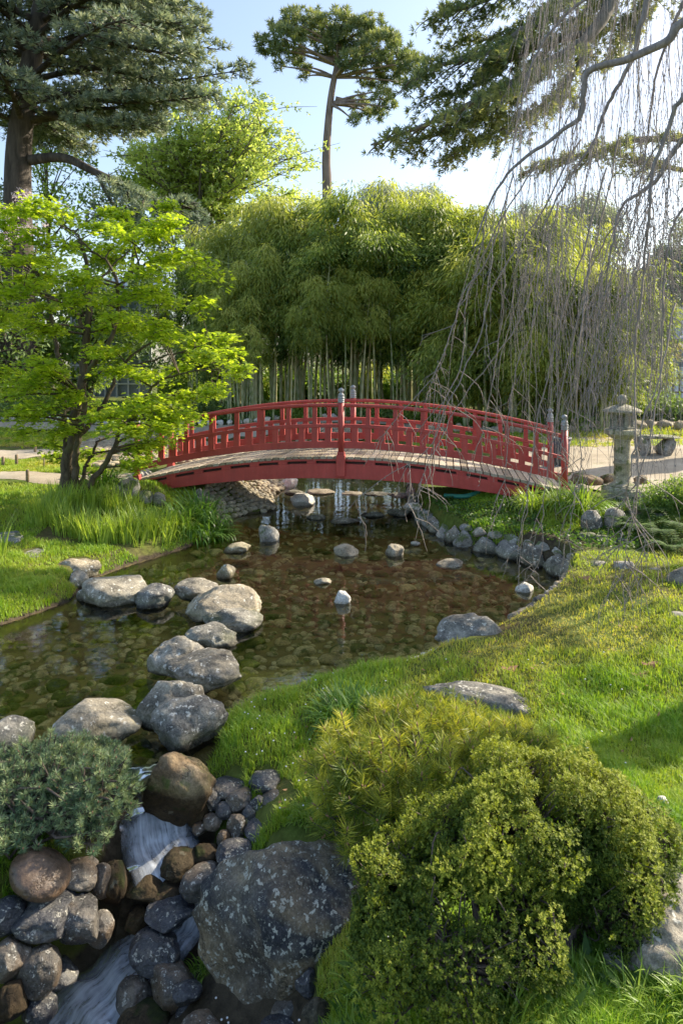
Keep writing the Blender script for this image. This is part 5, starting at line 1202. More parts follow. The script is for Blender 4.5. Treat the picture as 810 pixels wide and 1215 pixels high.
# ------------------------------------------------------------------ maple
MY = 9.75
mb = at(82, 602, MY); mb[2] = hz(mb[0], mb[1])
mp = thing('maple_tree', 'young maple with several dark stems and layered bright yellow green leaves beside the bridge', 'tree', mb)
def mpt(px, py, dy=0.): return at(px, py, MY + dy)
limbs = [([(76, 612, 0), (79, 560, 0), (88, 515, 0), (97, 460, .05), (103, 400, .1), (105, 350, .1), (100, 300, .2)], .125, .03),
         ([(92, 606, -.05), (92, 580, -.1), (90, 540, -.2), (97, 505, -.25), (99, 470, -.3)], .07, .04),
         ([(80, 560, 0), (76, 500, .3), (77, 450, .4), (66, 410, .5), (62, 370, .6), (50, 330, .7)], .06, .02),
         ([(98, 455, .05), (112, 430, -.2), (128, 410, -.3), (138, 380, -.3), (140, 340, -.4), (128, 312, -.4), (112, 300, -.5)], .05, .015),
         ([(140, 345, -.4), (158, 322, -.5), (186, 308, -.6), (215, 300, -.6)], .035, .01),
         ([(90, 520, 0), (112, 498, .2), (130, 466, .3), (140, 440, .35), (162, 418, .4), (188, 402, .5)], .055, .015),
         ([(93, 597, 0), (104, 578, -.1), (124, 552, -.2), (140, 520, -.3), (155, 495, -.35), (172, 470, -.4), (190, 450, -.5)], .06, .02),
         ([(92, 590, .05), (100, 560, .2), (110, 540, .3), (118, 520, .35)], .04, .02),
         ([(103, 400, .1), (92, 375, 0), (72, 358, -.1), (40, 345, -.2), (5, 340, -.3)], .04, .012),
         ([(78, 452, .4), (50, 440, .3), (20, 430, .2), (-15, 425, .1)], .03, .01),
         ([(190, 450, -.5), (230, 440, -.6), (265, 438, -.6), (290, 435, -.6)], .018, .004),
         ([(140, 440, .35), (180, 428, .2), (225, 415, .1), (262, 402, .1)], .022, .006),
         ([(104, 355, .1), (120, 330, .3), (150, 300, .5), (175, 282, .6)], .03, .008),
         ([(100, 300, .2), (92, 280, .2), (75, 268, .3)], .025, .008)]
wd, sk = [], []
for pts, r0, r1 in limbs:
    S = spline([mpt(*p) for p in pts], 26); S[1:-1] += RNG.normal(0, .012, (24, 3)); wd.append(tube(S, np.linspace(r0 * .82, r1 * .9, 26), 9)); sk.append(np.c_[S, np.linspace(r0, r1, 26)])
pads = [(110, 268, 40), (40, 275, 45), (-20, 285, 40), (160, 282, 42), (212, 288, 36), (75, 262, 30), (20, 312, 45), (75, 312, 42), (130, 306, 38), (188, 312, 42), (236, 318, 32), (-10, 350, 40), (40, 358, 42), (98, 345, 38), (165, 345, 38), (214, 356, 34),
        (10, 395, 45), (52, 392, 32), (125, 375, 30), (190, 395, 40), (238, 398, 34), (268, 404, 18), (5, 445, 45), (50, 438, 26), (150, 438, 36), (205, 440, 32), (250, 436, 24), (284, 438, 13), (-5, 485, 36), (38, 478, 28),
        (128, 480, 32), (178, 478, 30), (222, 472, 24), (256, 462, 14), (25, 512, 22), (75, 508, 18), (148, 508, 32), (190, 506, 28), (214, 498, 22), (110, 540, 20), (165, 532, 18), (52, 452, 24), (64, 535, 16), (120, 420, 24), (85, 470, 18), (110, 505, 18), (150, 258, 26), (195, 262, 22), (175, 520, 24), (200, 515, 22), (222, 500, 20), (170, 500, 26), (160, 545, 14), (10, 262, 30), (-40, 330, 40), (-45, 400, 40)]
pads += [(random.uniform(-40, 205), random.uniform(275, 480), random.uniform(18, 32)) for _ in range(13)] + [(8, 248, 30), (48, 246, 28), (-25, 255, 30)]
lp, ld, lt, lu = [], [], [], []
allsk = np.concatenate(sk)
r = np.random.default_rng(21)
for px, py, rx in pads:
    for rep in range(2):
        Y = MY + r.uniform(-1.3, 1.3); c = at(px + r.normal(0, rx * .35), py + r.normal(0, 10), Y); R = rx * (.95 if px < 200 else .8) / F * MY * r.uniform(.7, 1.05)
        dd = np.linalg.norm(allsk[:, :3] - c, axis=1) + .6 * np.maximum(0, allsk[:, 2] - c[2]); j = dd.argmin(); s = allsk[j]
        Q = spline([s[:3], (s[:3] + c) / 2 + [0, 0, .10 * dd[j] * .5], c], 9); rb0 = min(s[3] * .6, .022); wd.append(tube(Q, np.linspace(rb0, .005, 9), 5, cap=False))
        out = unit(c - s[:3]); 
        for b in range(7):                       # fine twigs fanning through the pad, leaves set along them
            a = r.uniform(0, 6.283); e = c + np.array([math.cos(a), math.sin(a), r.uniform(-.18, .05)]) * R * r.uniform(.5, 1.05) + np.array([0, 0, r.normal(0, .06)])
            st = Q[r.integers(4, 9)]; B = spline([st, (st + e) / 2 + [0, 0, .05], e], 7); wd.append(tube(B, np.linspace(.005, .002, 7), 3, cap=False))
            m = int(34 * (.5 + R)); u = r.uniform(.15, 1.0, m); idx = np.clip((u * 6).astype(int), 0, 5); f = (u * 6 - idx)[:, None]
            P = B[idx] * (1 - f) + B[idx + 1] * f + r.normal(0, 1, (m, 3)) * np.array([.085, .085, .03])
            lp.append(P); az = r.uniform(0, 6.283, m); ld.append(np.c_[np.cos(az), np.sin(az), r.normal(-.32, .25, m)]); lt.append(np.clip(r.normal(.5, .2, m) + .10 * r.normal(), 0, 1))
lp, ld, lt = np.concatenate(lp), unit(np.concatenate(ld)), np.concatenate(lt); N = len(lp)
upv = unit(np.c_[r.normal(0, .35, (N, 2)), np.ones(N)])
S_ = unit(np.cross(ld, upv)); parts = []; sz = r.uniform(.05, .092, N)
for ang, ls in ((0, 1.), (.75, .82), (-.75, .82)):      # three lobes of a maple leaf
    D = ld * math.cos(ang) + S_ * math.sin(ang); parts.append(leaves(lp, D, sz * ls, sz * .40, lt, up=upv, mid=.5))
build('trunk', wd, M['bark_maple'], mp); build('crown', parts, M['lf_maple'], mp)

# ------------------------------------------------------------------ weeping tree at the right
WB = np.array([4.6, 5.6, 0.]); WB[2] = hz(WB[0], WB[1])
wt_ = thing('weeping_tree', 'bare weeping tree at the right whose long grey twigs hang down before the bridge', 'tree', WB)
crown = WB + [-.15, 0, 5.2]
build('trunk', [tube(spline([WB + [0, 0, -.2], WB + [.1, 0, 1.5], WB + [-.1, 0, 3.4], crown], 24), np.linspace(.24, .13, 24), 12)], M['bark_weeping'], wt_)
LB = [([crown, at(830, 20, 5.8), at(790, 52, 5.9), at(740, 76, 6.0), at(700, 88, 6.1), at(690, 112, 6.15), at(684, 142, 6.2), at(655, 166, 6.3), at(612, 198, 6.4), at(580, 240, 6.5), at(556, 300, 6.6)], .075, 26),
      ([crown + [0, 0, .3], at(800, -30, 6.2), at(765, 20, 6.3), at(752, 66, 6.4), at(735, 102, 6.5), at(716, 140, 6.6), at(700, 180, 6.6), at(660, 235, 6.7), at(630, 300, 6.8)], .055, 22),
      ([crown + [0, 0, -.8], at(850, 150, 5.6), at(805, 172, 5.7), at(780, 215, 5.8), at(748, 240, 5.9), at(735, 290, 5.9), at(724, 350, 6.0)], .05, 22),
      ([crown + [0, 0, .6], at(790, -60, 7.0), at(730, -20, 7.1), at(680, 10, 7.2), at(640, 60, 7.3), at(622, 120, 7.3), at(606, 200, 7.4)], .045, 28),
      ([crown + [0, 0, -.3], at(860, 60, 5.0), at(815, 100, 5.0), at(790, 160, 5.1), at(775, 240, 5.1), at(768, 330, 5.2), at(760, 420, 5.2)], .045, 26),
      ([crown + [0, 0, .2], at(840, -20, 7.4), at(800, 20, 7.6), at(775, 90, 7.7), at(760, 180, 7.8), at(748, 270, 7.8)], .045, 28),
      ([crown + [0, 0, -1.2], at(880, 240, 6.6), at(830, 230, 6.6), at(800, 262, 6.6), at(786, 330, 6.6), at(790, 420, 6.6)], .04, 24)]
r = np.random.default_rng(34)
def hang(start, dx, zend, n, wob, kick=(0, 0)):
    """one pendulous twig from start down to height zend"""
    z = np.linspace(0, 1, n); P = np.zeros((n, 3)); P[:, 2] = start[2] + (zend - start[2]) * z
    k = 1 - (1 - z) ** 2.2
    P[:, 0] = start[0] + dx * k; P[:, 1] = start[1] + kick[1] * k
    w = np.cumsum(r.normal(0, wob, (n, 2)), 0); w = w - w[0]
    a = r.uniform(0, 6.28, 2); f = r.uniform(.8, 2.4, 2); am = r.uniform(.02, .09, 2) * min(1., abs(start[2] - zend) / 2.2)
    P[:, :2] += w + am * (np.sin(a + f * 3.1 * z[:, None]) - np.sin(a))
    return P
for (pts, r0, ntw), ii_ in zip(LB, range(99)):
    r0 *= .62; S = spline(pts, 50); S[4:] += np.cumsum(r.normal(0, .006, (46, 3)), 0)
    bo = build('limb', [tube(S, np.linspace(r0, r0 * .16, 50), 8)], M['bark_weeping'], wt_)
    tw = []
    for k in range(ntw):
        i = int(r.uniform(.18, 1.0) ** .9 * 49); s = S[i]
        px = CX + s[0] / s[1] * F
        pend = r.choice([r.uniform(300, 480), r.uniform(420, 600)], p=[.6, .4]) if px > 560 else r.uniform(380, 520)
        zend = max(CZ - (pend - HY) / F * s[1], .15); zend = min(zend, s[2] - .5)
        dx = r.normal(-.08, .22); dx = max(dx, (445 - px) / F * s[1])
        n = 18; P = hang(s, dx, zend, n, .009, (0, r.normal(0, .35))); q0 = r.uniform(.0024, .0048); tw.append(tube(P, np.linspace(q0, .0014, n), 4, cap=False))
        tw.append(leaves(P[3:] + r.normal(0, .006, (n - 3, 3)), np.tile([0, 0, -1.], (n - 3, 1)) + r.normal(0, .5, (n - 3, 3)), .028, .009, .5))
        for b in range(r.integers(3, 7)):
            j = int(r.integers(2, n - 1)); l = r.uniform(.15, .75); Q = hang(P[j], r.normal(0, .10) , P[j, 2] - l, 8, .006, (0, r.normal(0, .1))); tw.append(tube(Q, np.linspace(.0024, .0012, 8), 3, cap=False))
            if r.uniform() < .6:
                l2 = l * .5; Q2 = hang(Q[3], r.normal(0, .10), Q[3, 2] - l2, 5, .008, (0, r.normal(0, .06))); tw.append(tube(Q2, np.linspace(.0018, .001, 5), 3, cap=False))
    t_ = build('twigs', tw, M['bark_weeping'], wt_); t_.parent = bo
# long single shoots that reach down in front of the bridge and the pond
LONG = [([(690, 165), (640, 250), (585, 330), (560, 400), (525, 470), (500, 520), (455, 550), (405, 588)], 6.4, .012), ([(640, 190), (590, 270), (560, 340), (548, 420), (520, 490), (500, 560), (470, 590)], 6.5, .011), ([(610, 205), (575, 300), (545, 350), (520, 430), (470, 500), (430, 560)], 6.6, .010),
        ([(720, 200), (690, 300), (660, 400), (642, 480), (628, 560), (622, 640), (615, 700)], 5.9, .012), ([(735, 150), (700, 280), (672, 400), (650, 500), (640, 580), (634, 660), (612, 690)], 6.0, .011), ([(660, 240), (640, 350), (610, 440), (600, 520), (590, 600)], 6.2, .009),
        ([(790, 330), (785, 450), (765, 560), (750, 640), (738, 690)], 4.9, .010), ([(770, 300), (742, 420), (740, 540), (735, 600), (715, 640), (705, 690)], 5.1, .011), ([(800, 360), (770, 480), (745, 560), (742, 600), (760, 650), (745, 700)], 4.8, .009),
        ([(745, 245), (705, 330), (690, 420), (668, 500), (650, 560)], 5.8, .010), ([(600, 240), (590, 330), (585, 420), (570, 500), (560, 580)], 6.5, .008), ([(640, 300), (620, 380), (560, 470), (520, 540), (500, 580)], 6.3, .009), ([(575, 260), (560, 330), (520, 420), (505, 470)], 6.7, .009),
        ([(700, 300), (690, 420), (688, 540), (676, 620), (668, 660)], 5.6, .008)]
tw = []
for pts, Y, q0 in LONG:
    n = 44; S = spline([at(px, py, Y + .1 * math.sin(px)) for px, py in pts], n); S += np.cumsum(r.normal(0, .009, (n, 3)), 0); tw.append(tube(S, np.linspace(q0 * .75, .0022, n), 5))
    tw.append(leaves(S[6:] + r.normal(0, .008, (n - 6, 3)), np.tile([0, 0, -1.], (n - 6, 1)) + r.normal(0, .6, (n - 6, 3)), .03, .010, .5))
    for b in range(8):
        j = int(n * r.uniform(.3, 1) ** .6 - 1); l = r.uniform(.12, .55); Q = hang(S[j], r.normal(0, .14), max(S[j, 2] - l, .03), 8, .007, (0, r.normal(0, .08))); tw.append(tube(Q, np.linspace(.0042, .0018, 8), 3, cap=False))
        for c in range(1):
            Q2 = hang(Q[2 + c * 2], r.normal(0, .08), Q[2 + c * 2, 2] - l * .4, 5, .01); tw.append(tube(Q2, np.linspace(.003, .0016, 5), 3, cap=False))
build('long_twigs', tw, M['twig'], wt_)
hi = spline([crown + [0, 0, .8], at(850, -90, 7.2), at(760, -85, 7.4), at(680, -60, 7.5), at(625, -30, 7.6)], 40)
cb_ = build('limb', [tube(hi, np.linspace(.05, .012, 40), 7)], M['bark_weeping'], wt_); tw = []
for k in range(150):
    s = hi[int(r.uniform(.25, 1) * 39)] + [0, r.normal(0, .5), 0]; pend = r.uniform(110, 420); P = hang(s, r.normal(-.12, .16), CZ - (pend - HY) / F * s[1], 18, .006); q0 = r.uniform(.0018, .0034)
    tw.append(tube(P, np.linspace(q0, .0012, 18), 3, cap=False))
    for b in range(4):
        j = int(r.integers(4, 17)); l = r.uniform(.2, .7); tw.append(tube(hang(P[j], r.normal(0, .07), P[j, 2] - l, 7, .005), np.linspace(.002, .001, 7), 3, cap=False))
t_ = build('twigs', tw, M['bark_weeping'], wt_); t_.parent = cb_
# unseen limbs added towards the viewer, out of frame, to shade the foreground
ov = []
for k in range(4):
    a = math.radians(r.uniform(195, 300)); l = r.uniform(1.2, 3.0); e = crown + np.array([math.cos(a) * l, math.sin(a) * l, r.uniform(-.1, .8)])
    if (e[0]) < .53 * max(e[1], .1) + .15: e[0] = .53 * max(e[1], .1) + .25
    S = spline([crown, (crown + e) / 2 + [0, 0, .6], e], 12); ov.append(tube(S, np.linspace(.06, .02, 12), 6))
    for b in range(9):
        P = hang(S[int(r.integers(4, 12))], r.normal(0, .15), r.uniform(2.4, 4.2), 8, .03); P[:, 0] = np.maximum(P[:, 0], .53 * np.maximum(P[:, 1], .1) + .1); ov.append(tube(P, np.linspace(.012, .004, 8), 3, cap=False))
build('limb', ov, M['bark_weeping'], wt_)
# slim trees just outside the picture at the right: their shadows band the lawn
for x_, y_, h_, cr_, lab_ in ((6.7, 8.7, 5.2, 1.2, 'slim tree outside the right edge whose shadow bands the lawn'),):
    tree('broadleaf_tree', lab_, 'tree', (x_, y_, hz(x_, y_)), h_, cr_, (M['bark_branch'], M['lf_mid']), 26, 60, .12, .06, .5, .16, seed=int(x_ * 10))

# ------------------------------------------------------------------ turf
def in_view(x, y, m=1.06): return np.abs(x) < .5 * y * m + .15
avoid = [(o.location.x, o.location.y, max(o.dimensions.x, o.dimensions.y) * (.22 if o.get('category') == 'stone slab' else .40)) for o in bpy.data.objects if o.type == 'MESH' and o.parent is None and o.get('category') in ('boulder', 'stone slab', 'stone', 'cobble') and o.name.split('.')[0] != 'bed_cobble']
AV = np.array(avoid)
def turf(name, n, xr_, Yr, Lr, Wd, cond, label, power=1.6, tb=.5, dry=None):
    # density falls with distance as the blades get wider
    v = RNG.uniform(0, 1, n); a, b = Yr; k = 1 - power
    y = (a ** k + v * (b ** k - a ** k)) ** (1 / k); x = RNG.uniform(xr_[0], xr_[1], n) * y
    P = np.stack([x, y], 1); ok = cond(x, y) & (poly_sd(P, WATER) > .015)
    gd_ = np.full(n, 9.); 
    for c in GUL[::2]: gd_ = np.minimum(gd_, np.hypot(x - c[0], y - c[1]) - c[3])
    ok &= gd_ > .20
    for c in AV: ok &= (x - c[0]) ** 2 + (y - c[1]) ** 2 > c[2] ** 2
    x, y = x[ok], y[ok]
    patch = fbm2(x * 1.1, y * 1.1, 4, 7); fine = fbm2(x * 6, y * 6, 3, 8)
    t = tb + .30 * patch + .12 * fine + RNG.normal(0, .10, len(x))
    L = RNG.uniform(*Lr, len(x)) * (1 + .45 * fine + .25 * patch)
    if dry is not None:
        dd = dry(x, y); t = t - .45 * dd; L = L * (1 - .45 * dd); keep = RNG.uniform(0, 1, len(x)) > .5 * dd * (patch < .1)
        x, y, t, L = x[keep], y[keep], t[keep], L[keep]
    z = H(x, y) - .004
    w = Wd * (.55 + .16 * y)
    o = build(name, [blades(np.c_[x, y, z], np.clip(L, .015, .3), w * RNG.uniform(.7, 1.3, len(x)), RNG.uniform(.15, .95, len(x)), np.clip(t, 0, 1))], M['grass'])
    return tag(o, label, 'grass', kind='stuff')
dryf = lambda x, y: np.clip(sstep(4.4, 5.8, y) * .55 * (x > .2) + np.exp(-(((x - 2.0) / .9) ** 2 + ((y - 5.7) / .7) ** 2)) * .4, 0, 1)
turf('lawn_grass', 300000, (-.36, .56), (1.9, 7.9), (.035, .075), .0042, lambda x, y: (x > -.75 - .06 * y) & ((x > -.10) | (y > 3.45)) & (y < 7.7) & ~((x > 1.75) & (y > 7.5)), 'short sunlit lawn right of the pond', 1.9, .62, dryf)
nobed = lambda x, y: ~((np.abs(x + 3.0) < .75) & (y > 8.2) & (y < 9.6))
turf('lawn_grass', 90000, (-.58, -.2), (5.5, 11.1), (.035, .07), .0042, lambda x, y: (x < -1.4) & nobed(x, y), 'short lawn on the left bank below the maple', 1.5, .55)
turf('lawn_grass', 45000, (-.58, -.2), (11.8, 13.3), (.04, .09), .006, lambda x, y: (x < -4.6) & (poly_sd(np.stack([x, y], 1), WATER) > .5), 'strip of lawn between the two left paths', 1.2, .42)
turf('lawn_grass', 45000, (-.58, -.15), (13.2, 18.1), (.05, .1), .006, lambda x, y: ((x < -6.1) & ((y > 15.1) | (y < 12.9))), 'far lawn at the left behind the maple', 1.2, .42)
turf('lawn_grass', 30000, (.08, .58), (15.0, 18.0), (.05, .1), .006, lambda x, y: (x > 1.6), 'rough grass beyond the bridge at the right', 1.2, .40)
turf('lawn_grass', 60000, (.06, .56), (8.0, 10.6), (.03, .07), .0045, lambda x, y: (x > .9) & ~((x > 3.0) & (y > 9.75)) & (fbm2(x * 1.3, y * 1.3, 3, 12) > -.12), 'mossy grass on the slope under the right end of the bridge', 1.2, .66)
turf('lawn_grass', 26000, (-1.3, -.57), (1.6, 9.5), (.04, .09), .006, lambda x, y: (x > -6) & (x < -1.3), 'grass at the far left beside the pond', 1.2, .6)
turf('lawn_grass', 9000, (-.62, -.36), (2.9, 3.9), (.05, .13), .004, lambda x, y: x < -1.35, 'long grass behind the left boulder heap', 1.2, .75)
# daisies in the lawn
n = 170; v = RNG.uniform(0, 1, n); y = 2.7 + v * 2.6; x = np.where(RNG.uniform(0, 1, n) < .65, RNG.uniform(-.22, -.03, n), RNG.uniform(-.2, .45, n)) * y
ok = (poly_sd(np.stack([x, y], 1), WATER) > .12)
for c in AV: ok &= (x - c[0]) ** 2 + (y - c[1]) ** 2 > c[2] ** 2
for c in GUL[::2]: ok &= np.hypot(x - c[0], y - c[1]) > .5
x, y = x[ok], y[ok]; z = H(x, y) + .05; p, Fc = ico(1)
tag(build('daisies', [(p * np.array([.0055, .0055, .003]) + (a, b, c), Fc) for a, b, c in zip(x, y, z)], M['daisy']), 'tiny white daisies scattered in the lawn', 'daisies', kind='stuff')
for px, py, lab in [(767, 792, 'curled reddish dry leaf on the right lawn'), (755, 800, 'dry brown leaf on the right lawn beside the curled one'), (600, 787, 'small dry leaf near the grey wedge boulder'), (690, 690, 'brown leaf at the top of the right lawn')]:
    c = on(px, py, .25); c[2] = hz(c[0], c[1]) + .03
    tag(build('dry_leaf', [leaves(c[None], np.array([[1., .3, .2]]), .10, .06, .5, up=np.array([[.1, -.3, 1.]]), fold=.15), leaves(c[None], np.array([[-.5, 1., .1]]), .05, .04, .4, up=np.array([[.1, -.3, 1.]]))], M['dry_leaf'], loc=c), lab, 'leaf')

n = 420; y = 2.6 + 5.2 * RNG.uniform(0, 1, n) ** 1.3; x = RNG.uniform(-.1, .52, n) * y; ok = (poly_sd(np.stack([x, y], 1), WATER) > .1) & (fbm2(x, y, 2, 60) > -.1)
for c in GUL[::2]: ok &= np.hypot(x - c[0], y - c[1]) > .4
x, y = x[ok], y[ok]; P = np.c_[x, y, H(x, y) + RNG.uniform(.012, .04, len(x))]
tag(build('leaf_litter', [leaves(P, rdir(len(P)) * [1, 1, .25], RNG.uniform(.015, .045, len(P)), RNG.uniform(.008, .02, len(P)), RNG.uniform(0, 1, len(P)), up=np.tile([0, 0, 1.], (len(P), 1)), fold=.12)], M['dry_leaf']), 'small brown leaf scraps and bits of straw lying in the lawn', 'leaf litter', kind='stuff')
# strap leaved clumps
def clump(label, c, n, L, W, arch, mat, rad, seed, name='iris_clump', cat='plant', group=None, tb=.5):
    r = np.random.default_rng(seed); a = r.uniform(0, 6.283, n); rr_ = rad * np.sqrt(r.uniform(0, 1, n)) ; B = np.c_[c[0] + rr_ * np.cos(a), c[1] + rr_ * np.sin(a) * .8, np.zeros(n)]
    B[:, 2] = H(B[:, 0], B[:, 1]) - .02; base = np.array([c[0], c[1], hz(c[0], c[1])])
    az = np.where(r.uniform(0, 1, n) < .6, a, r.uniform(0, 6.283, n))
    o = build(name, [straps(B, az, L * r.uniform(.55, 1.1, n), W * r.uniform(.7, 1.2, n), arch * r.uniform(.3, 1.3, n), np.clip(r.normal(tb, .18, n), 0, 1), 7)], mat, loc=base)
    return tag(o, label, cat, group)
gi = 'iris clumps on the left bank'
for k, (px, py, Y, lab) in enumerate([(55, 640, 8.9, 'iris clump at the left end of the row'), (88, 646, 8.6, 'iris clump second from the left in the row'), (120, 650, 8.4, 'iris clump in the middle of the row in front of the maple'), (150, 648, 8.5, 'iris clump right of the middle of the row'), (178, 642, 8.7, 'bright iris clump nearest the pond'),
                     (75, 625, 9.4, 'iris clump behind the left ones by the maple trunk'), (110, 622, 9.5, 'iris clump just right of the maple foot'), (145, 620, 9.5, 'iris clump at the back under the bridge end'), (198, 636, 8.95, 'arching iris clump at the right end of the row')]):
    x = at(px, 0, Y)[0]; clump(lab, (x, Y), 190, .44, .015, .5 if px < 190 else 1.2, M['iris'], .27, 700 + k, group=gi, tb=.6)
for k, (px, Y, lab) in enumerate([(225, 9.2, 'dark arching daylily clump left under the bridge'), (248, 9.5, 'dark arching daylily clump at the water under the bridge'), (120, 10.6, 'dark leafy clump behind the maple foot'), (238, 9.75, 'dark leafy clump where the cobbles meet the pond')]):
    x = at(px, 0, Y)[0]; clump(lab, (x, Y), 240, .50, .022, 1.9, M['daylily'], .25, 720 + k, name='daylily_clump', tb=.4)
for k, (px, py, Y, L_, lab) in enumerate([(632, 622, 9.3, .42, 'yellowish arching grass clump under the right end of the bridge'), (690, 632, 8.9, .60, 'bright strap leaved clump left of the lantern wall'), (668, 628, 9.1, .5, 'strap leaved clump beside the right end post')]):
    x = at(px, 0, Y)[0]; clump(lab, (x, Y), 200, L_, .02, 1.7, M['iris'], .18, 730 + k, name='grass_clump', tb=.62 if k == 0 else .5)
x = at(418, 0, 4.5)[0]; clump('dark green tuft of long grass behind the mugo pine', (x, 4.42), 420, .26, .009, 1.6, M['daylily'], .22, 741, name='grass_tuft', tb=.55)
clump('pale iris leaves at the left picture edge', (at(2, 0, 7.6)[0], 7.6), 22, .55, .014, .5, M['iris'], .05, 742)
# clumps of longer grass and weeds in the front
for k, (x, y, L_, lab) in enumerate([(.02, 2.55, .17, 'weedy grass tuft right of the great boulder'), (.14, 2.42, .19, 'tall grass tuft at the bottom edge left of the clipped shrub'), (1.05, 2.25, .17, 'bright grass tuft in the bottom right corner'), (.92, 2.2, .16, 'grass tuft below the pale rough boulder'), (1.2, 2.2, .19, 'tall grass tuft at the right bottom edge'), (.78, 2.3, .14, 'short grass tuft right of the shrub stems'),
                             (-.16, 3.62, .12, 'grass tuft above the great boulder'), (.0, 3.5, .10, 'grass tuft between great boulder and mugo pine'), (-.62, 3.28, .10, 'little grass tuft between egg-shaped and great boulder'), (-1.78, 3.28, .15, 'grass tuft at the left edge over the boulder heap'), (-1.65, 3.45, .12, 'grass tuft behind the smooth brown oval stone'), (.12, 2.75, .14, 'low weeds at the right foot of the great boulder'), (.28, 2.35, .16, 'grass tuft under the left side of the clipped shrub'), (.5, 2.2, .14, 'grass tuft under the middle of the clipped shrub')]):
    clump(lab, (x, y), 150, L_, .007, 1.3, M['iris'], .10, 760 + k, name='grass_tuft', tb=.5)
def broad(label, c, n, L, W, seed, mat='fern'):
    r = np.random.default_rng(seed); a = r.uniform(0, 6.283, n); B = np.c_[c[0] + .09 * r.normal(size=n), c[1] + .07 * r.normal(size=n), np.zeros(n)]; B[:, 2] = H(B[:, 0], B[:, 1]) + r.uniform(0, .07, n)
    D = np.c_[np.cos(a), np.sin(a), r.uniform(.1, .9, n)]
    return tag(build('weeds', [leaves(B, D, L * r.uniform(.6, 1.2, n), W, np.clip(r.normal(.55, .2, n), 0, 1), up=np.tile([0, 0, 1.], (n, 1)), fold=.08)], M[mat], loc=(c[0], c[1], hz(*c))), label, 'weeds', kind='stuff')
broad('broad leaved weeds between great boulder and clipped shrub', (.07, 2.62), 90, .075, .026, 801); broad('broad leaved weeds at the bottom edge right of the grey rock', (.02, 2.42), 80, .08, .03, 802); broad('broad leaved weed under the right of the clipped shrub', (.84, 2.32), 60, .08, .03, 803)
# ferns and hedge mound at the right
def fern(label, c, n, L, seed):
    r = np.random.default_rng(seed); z0 = hz(*c); P, D, U = [], [], []
    wd = []
    for k in range(n):
        a = r.uniform(0, 6.283); l = L * r.uniform(.7, 1.15); o = np.array([math.cos(a), math.sin(a), 0]); q = np.linspace(0, 1, 16)[:, None]
        S = np.array([c[0], c[1], z0]) + o * l * .85 * q + np.array([0, 0, 1.]) * l * (1.0 * q - .95 * q ** 2); wd.append(tube(S, np.linspace(.004, .0015, 16), 3, .4, cap=False))
        sd = np.array([-o[1], o[0], 0])
        for j in range(2, 16):
            for s in (-1, 1): P.append(S[j]); D.append((sd * s + o * .35 + [0, 0, -.1]) * (l * .24 * (1.05 - j / 16)))
    P, D = np.array(P), np.array(D)
    return tag(build('fern', wd + [leaves(P, D, np.linalg.norm(D, axis=1), .022, np.clip(r.normal(.5, .2, len(P)), 0, 1), up=np.tile([0, 0, 1.], (len(P), 1)))], M['fern'], loc=(c[0], c[1], z0)), label, 'fern')
for k, (px, Y, L_, lab) in enumerate([(752, 8.2, .5, 'fern at the left front of the hedge mound'), (780, 8.0, .5, 'fern in front of the hedge mound by the lawn'), (806, 8.1, .5, 'fern at the right edge before the hedge mound'), (765, 8.6, .5, 'fern just below the low lantern wall'), (795, 7.6, .42, 'lowest fern above the flat edging stones'), (738, 8.5, .35, 'small fern in the bed under the lantern wall')]):
    fern(lab, (at(px, 0, Y)[0], Y), 26, L_, 820 + k)
shrub('low clipped hedge mound at the right edge below the lantern', (at(800, 0, 8.7)[0], 8.7, 0), (.55, .4, .42), M['lf_mid'], 840, 60, 200, .035, .018, name='hedge_mound')
# ground cover on the slope and beneath the grove
n = 26000; x = RNG.uniform(-7, 9.5, n); y = RNG.uniform(19.9, 22.5, n); ok = fbm2(x, y, 3, 20) > -.25; x, y = x[ok], y[ok]; P = np.c_[x, y, H(x, y) + RNG.uniform(0, .18, len(x))]
tag(build('ground_cover', [leaves(P, unit(rdir(len(P)) * [1, 1, .4] + [0, 0, .3]), .12, .06, np.clip(RNG.normal(.45, .2, len(P)), 0, 1))], M['lf_mid']), 'leafy ground cover under the bamboo grove', 'ground cover', kind='stuff')
n = 16000; x = RNG.uniform(1.0, 4.6, n); y = RNG.uniform(7.6, 10.6, n); pt_ = np.stack([x, y], 1); ok = (fbm2(x * 1.8, y * 1.8, 3, 22) > .0) & (poly_sd(pt_, WATER) > .12) & (np.abs(x) < .56 * y) & ~((x > 3.1) & (y > 9.3))
x, y = x[ok], y[ok]; P = np.c_[x, y, H(x, y) + RNG.uniform(0, .05, len(x))]
tag(build('ground_cover', [leaves(P, unit(rdir(len(P)) * [1, 1, .3] + [0, 0, .35]), .045, .026, np.clip(RNG.normal(.5, .2, len(P)), 0, 1))], M['fern']), 'low leafy ground cover on the right bank slope', 'ground cover', kind='stuff')

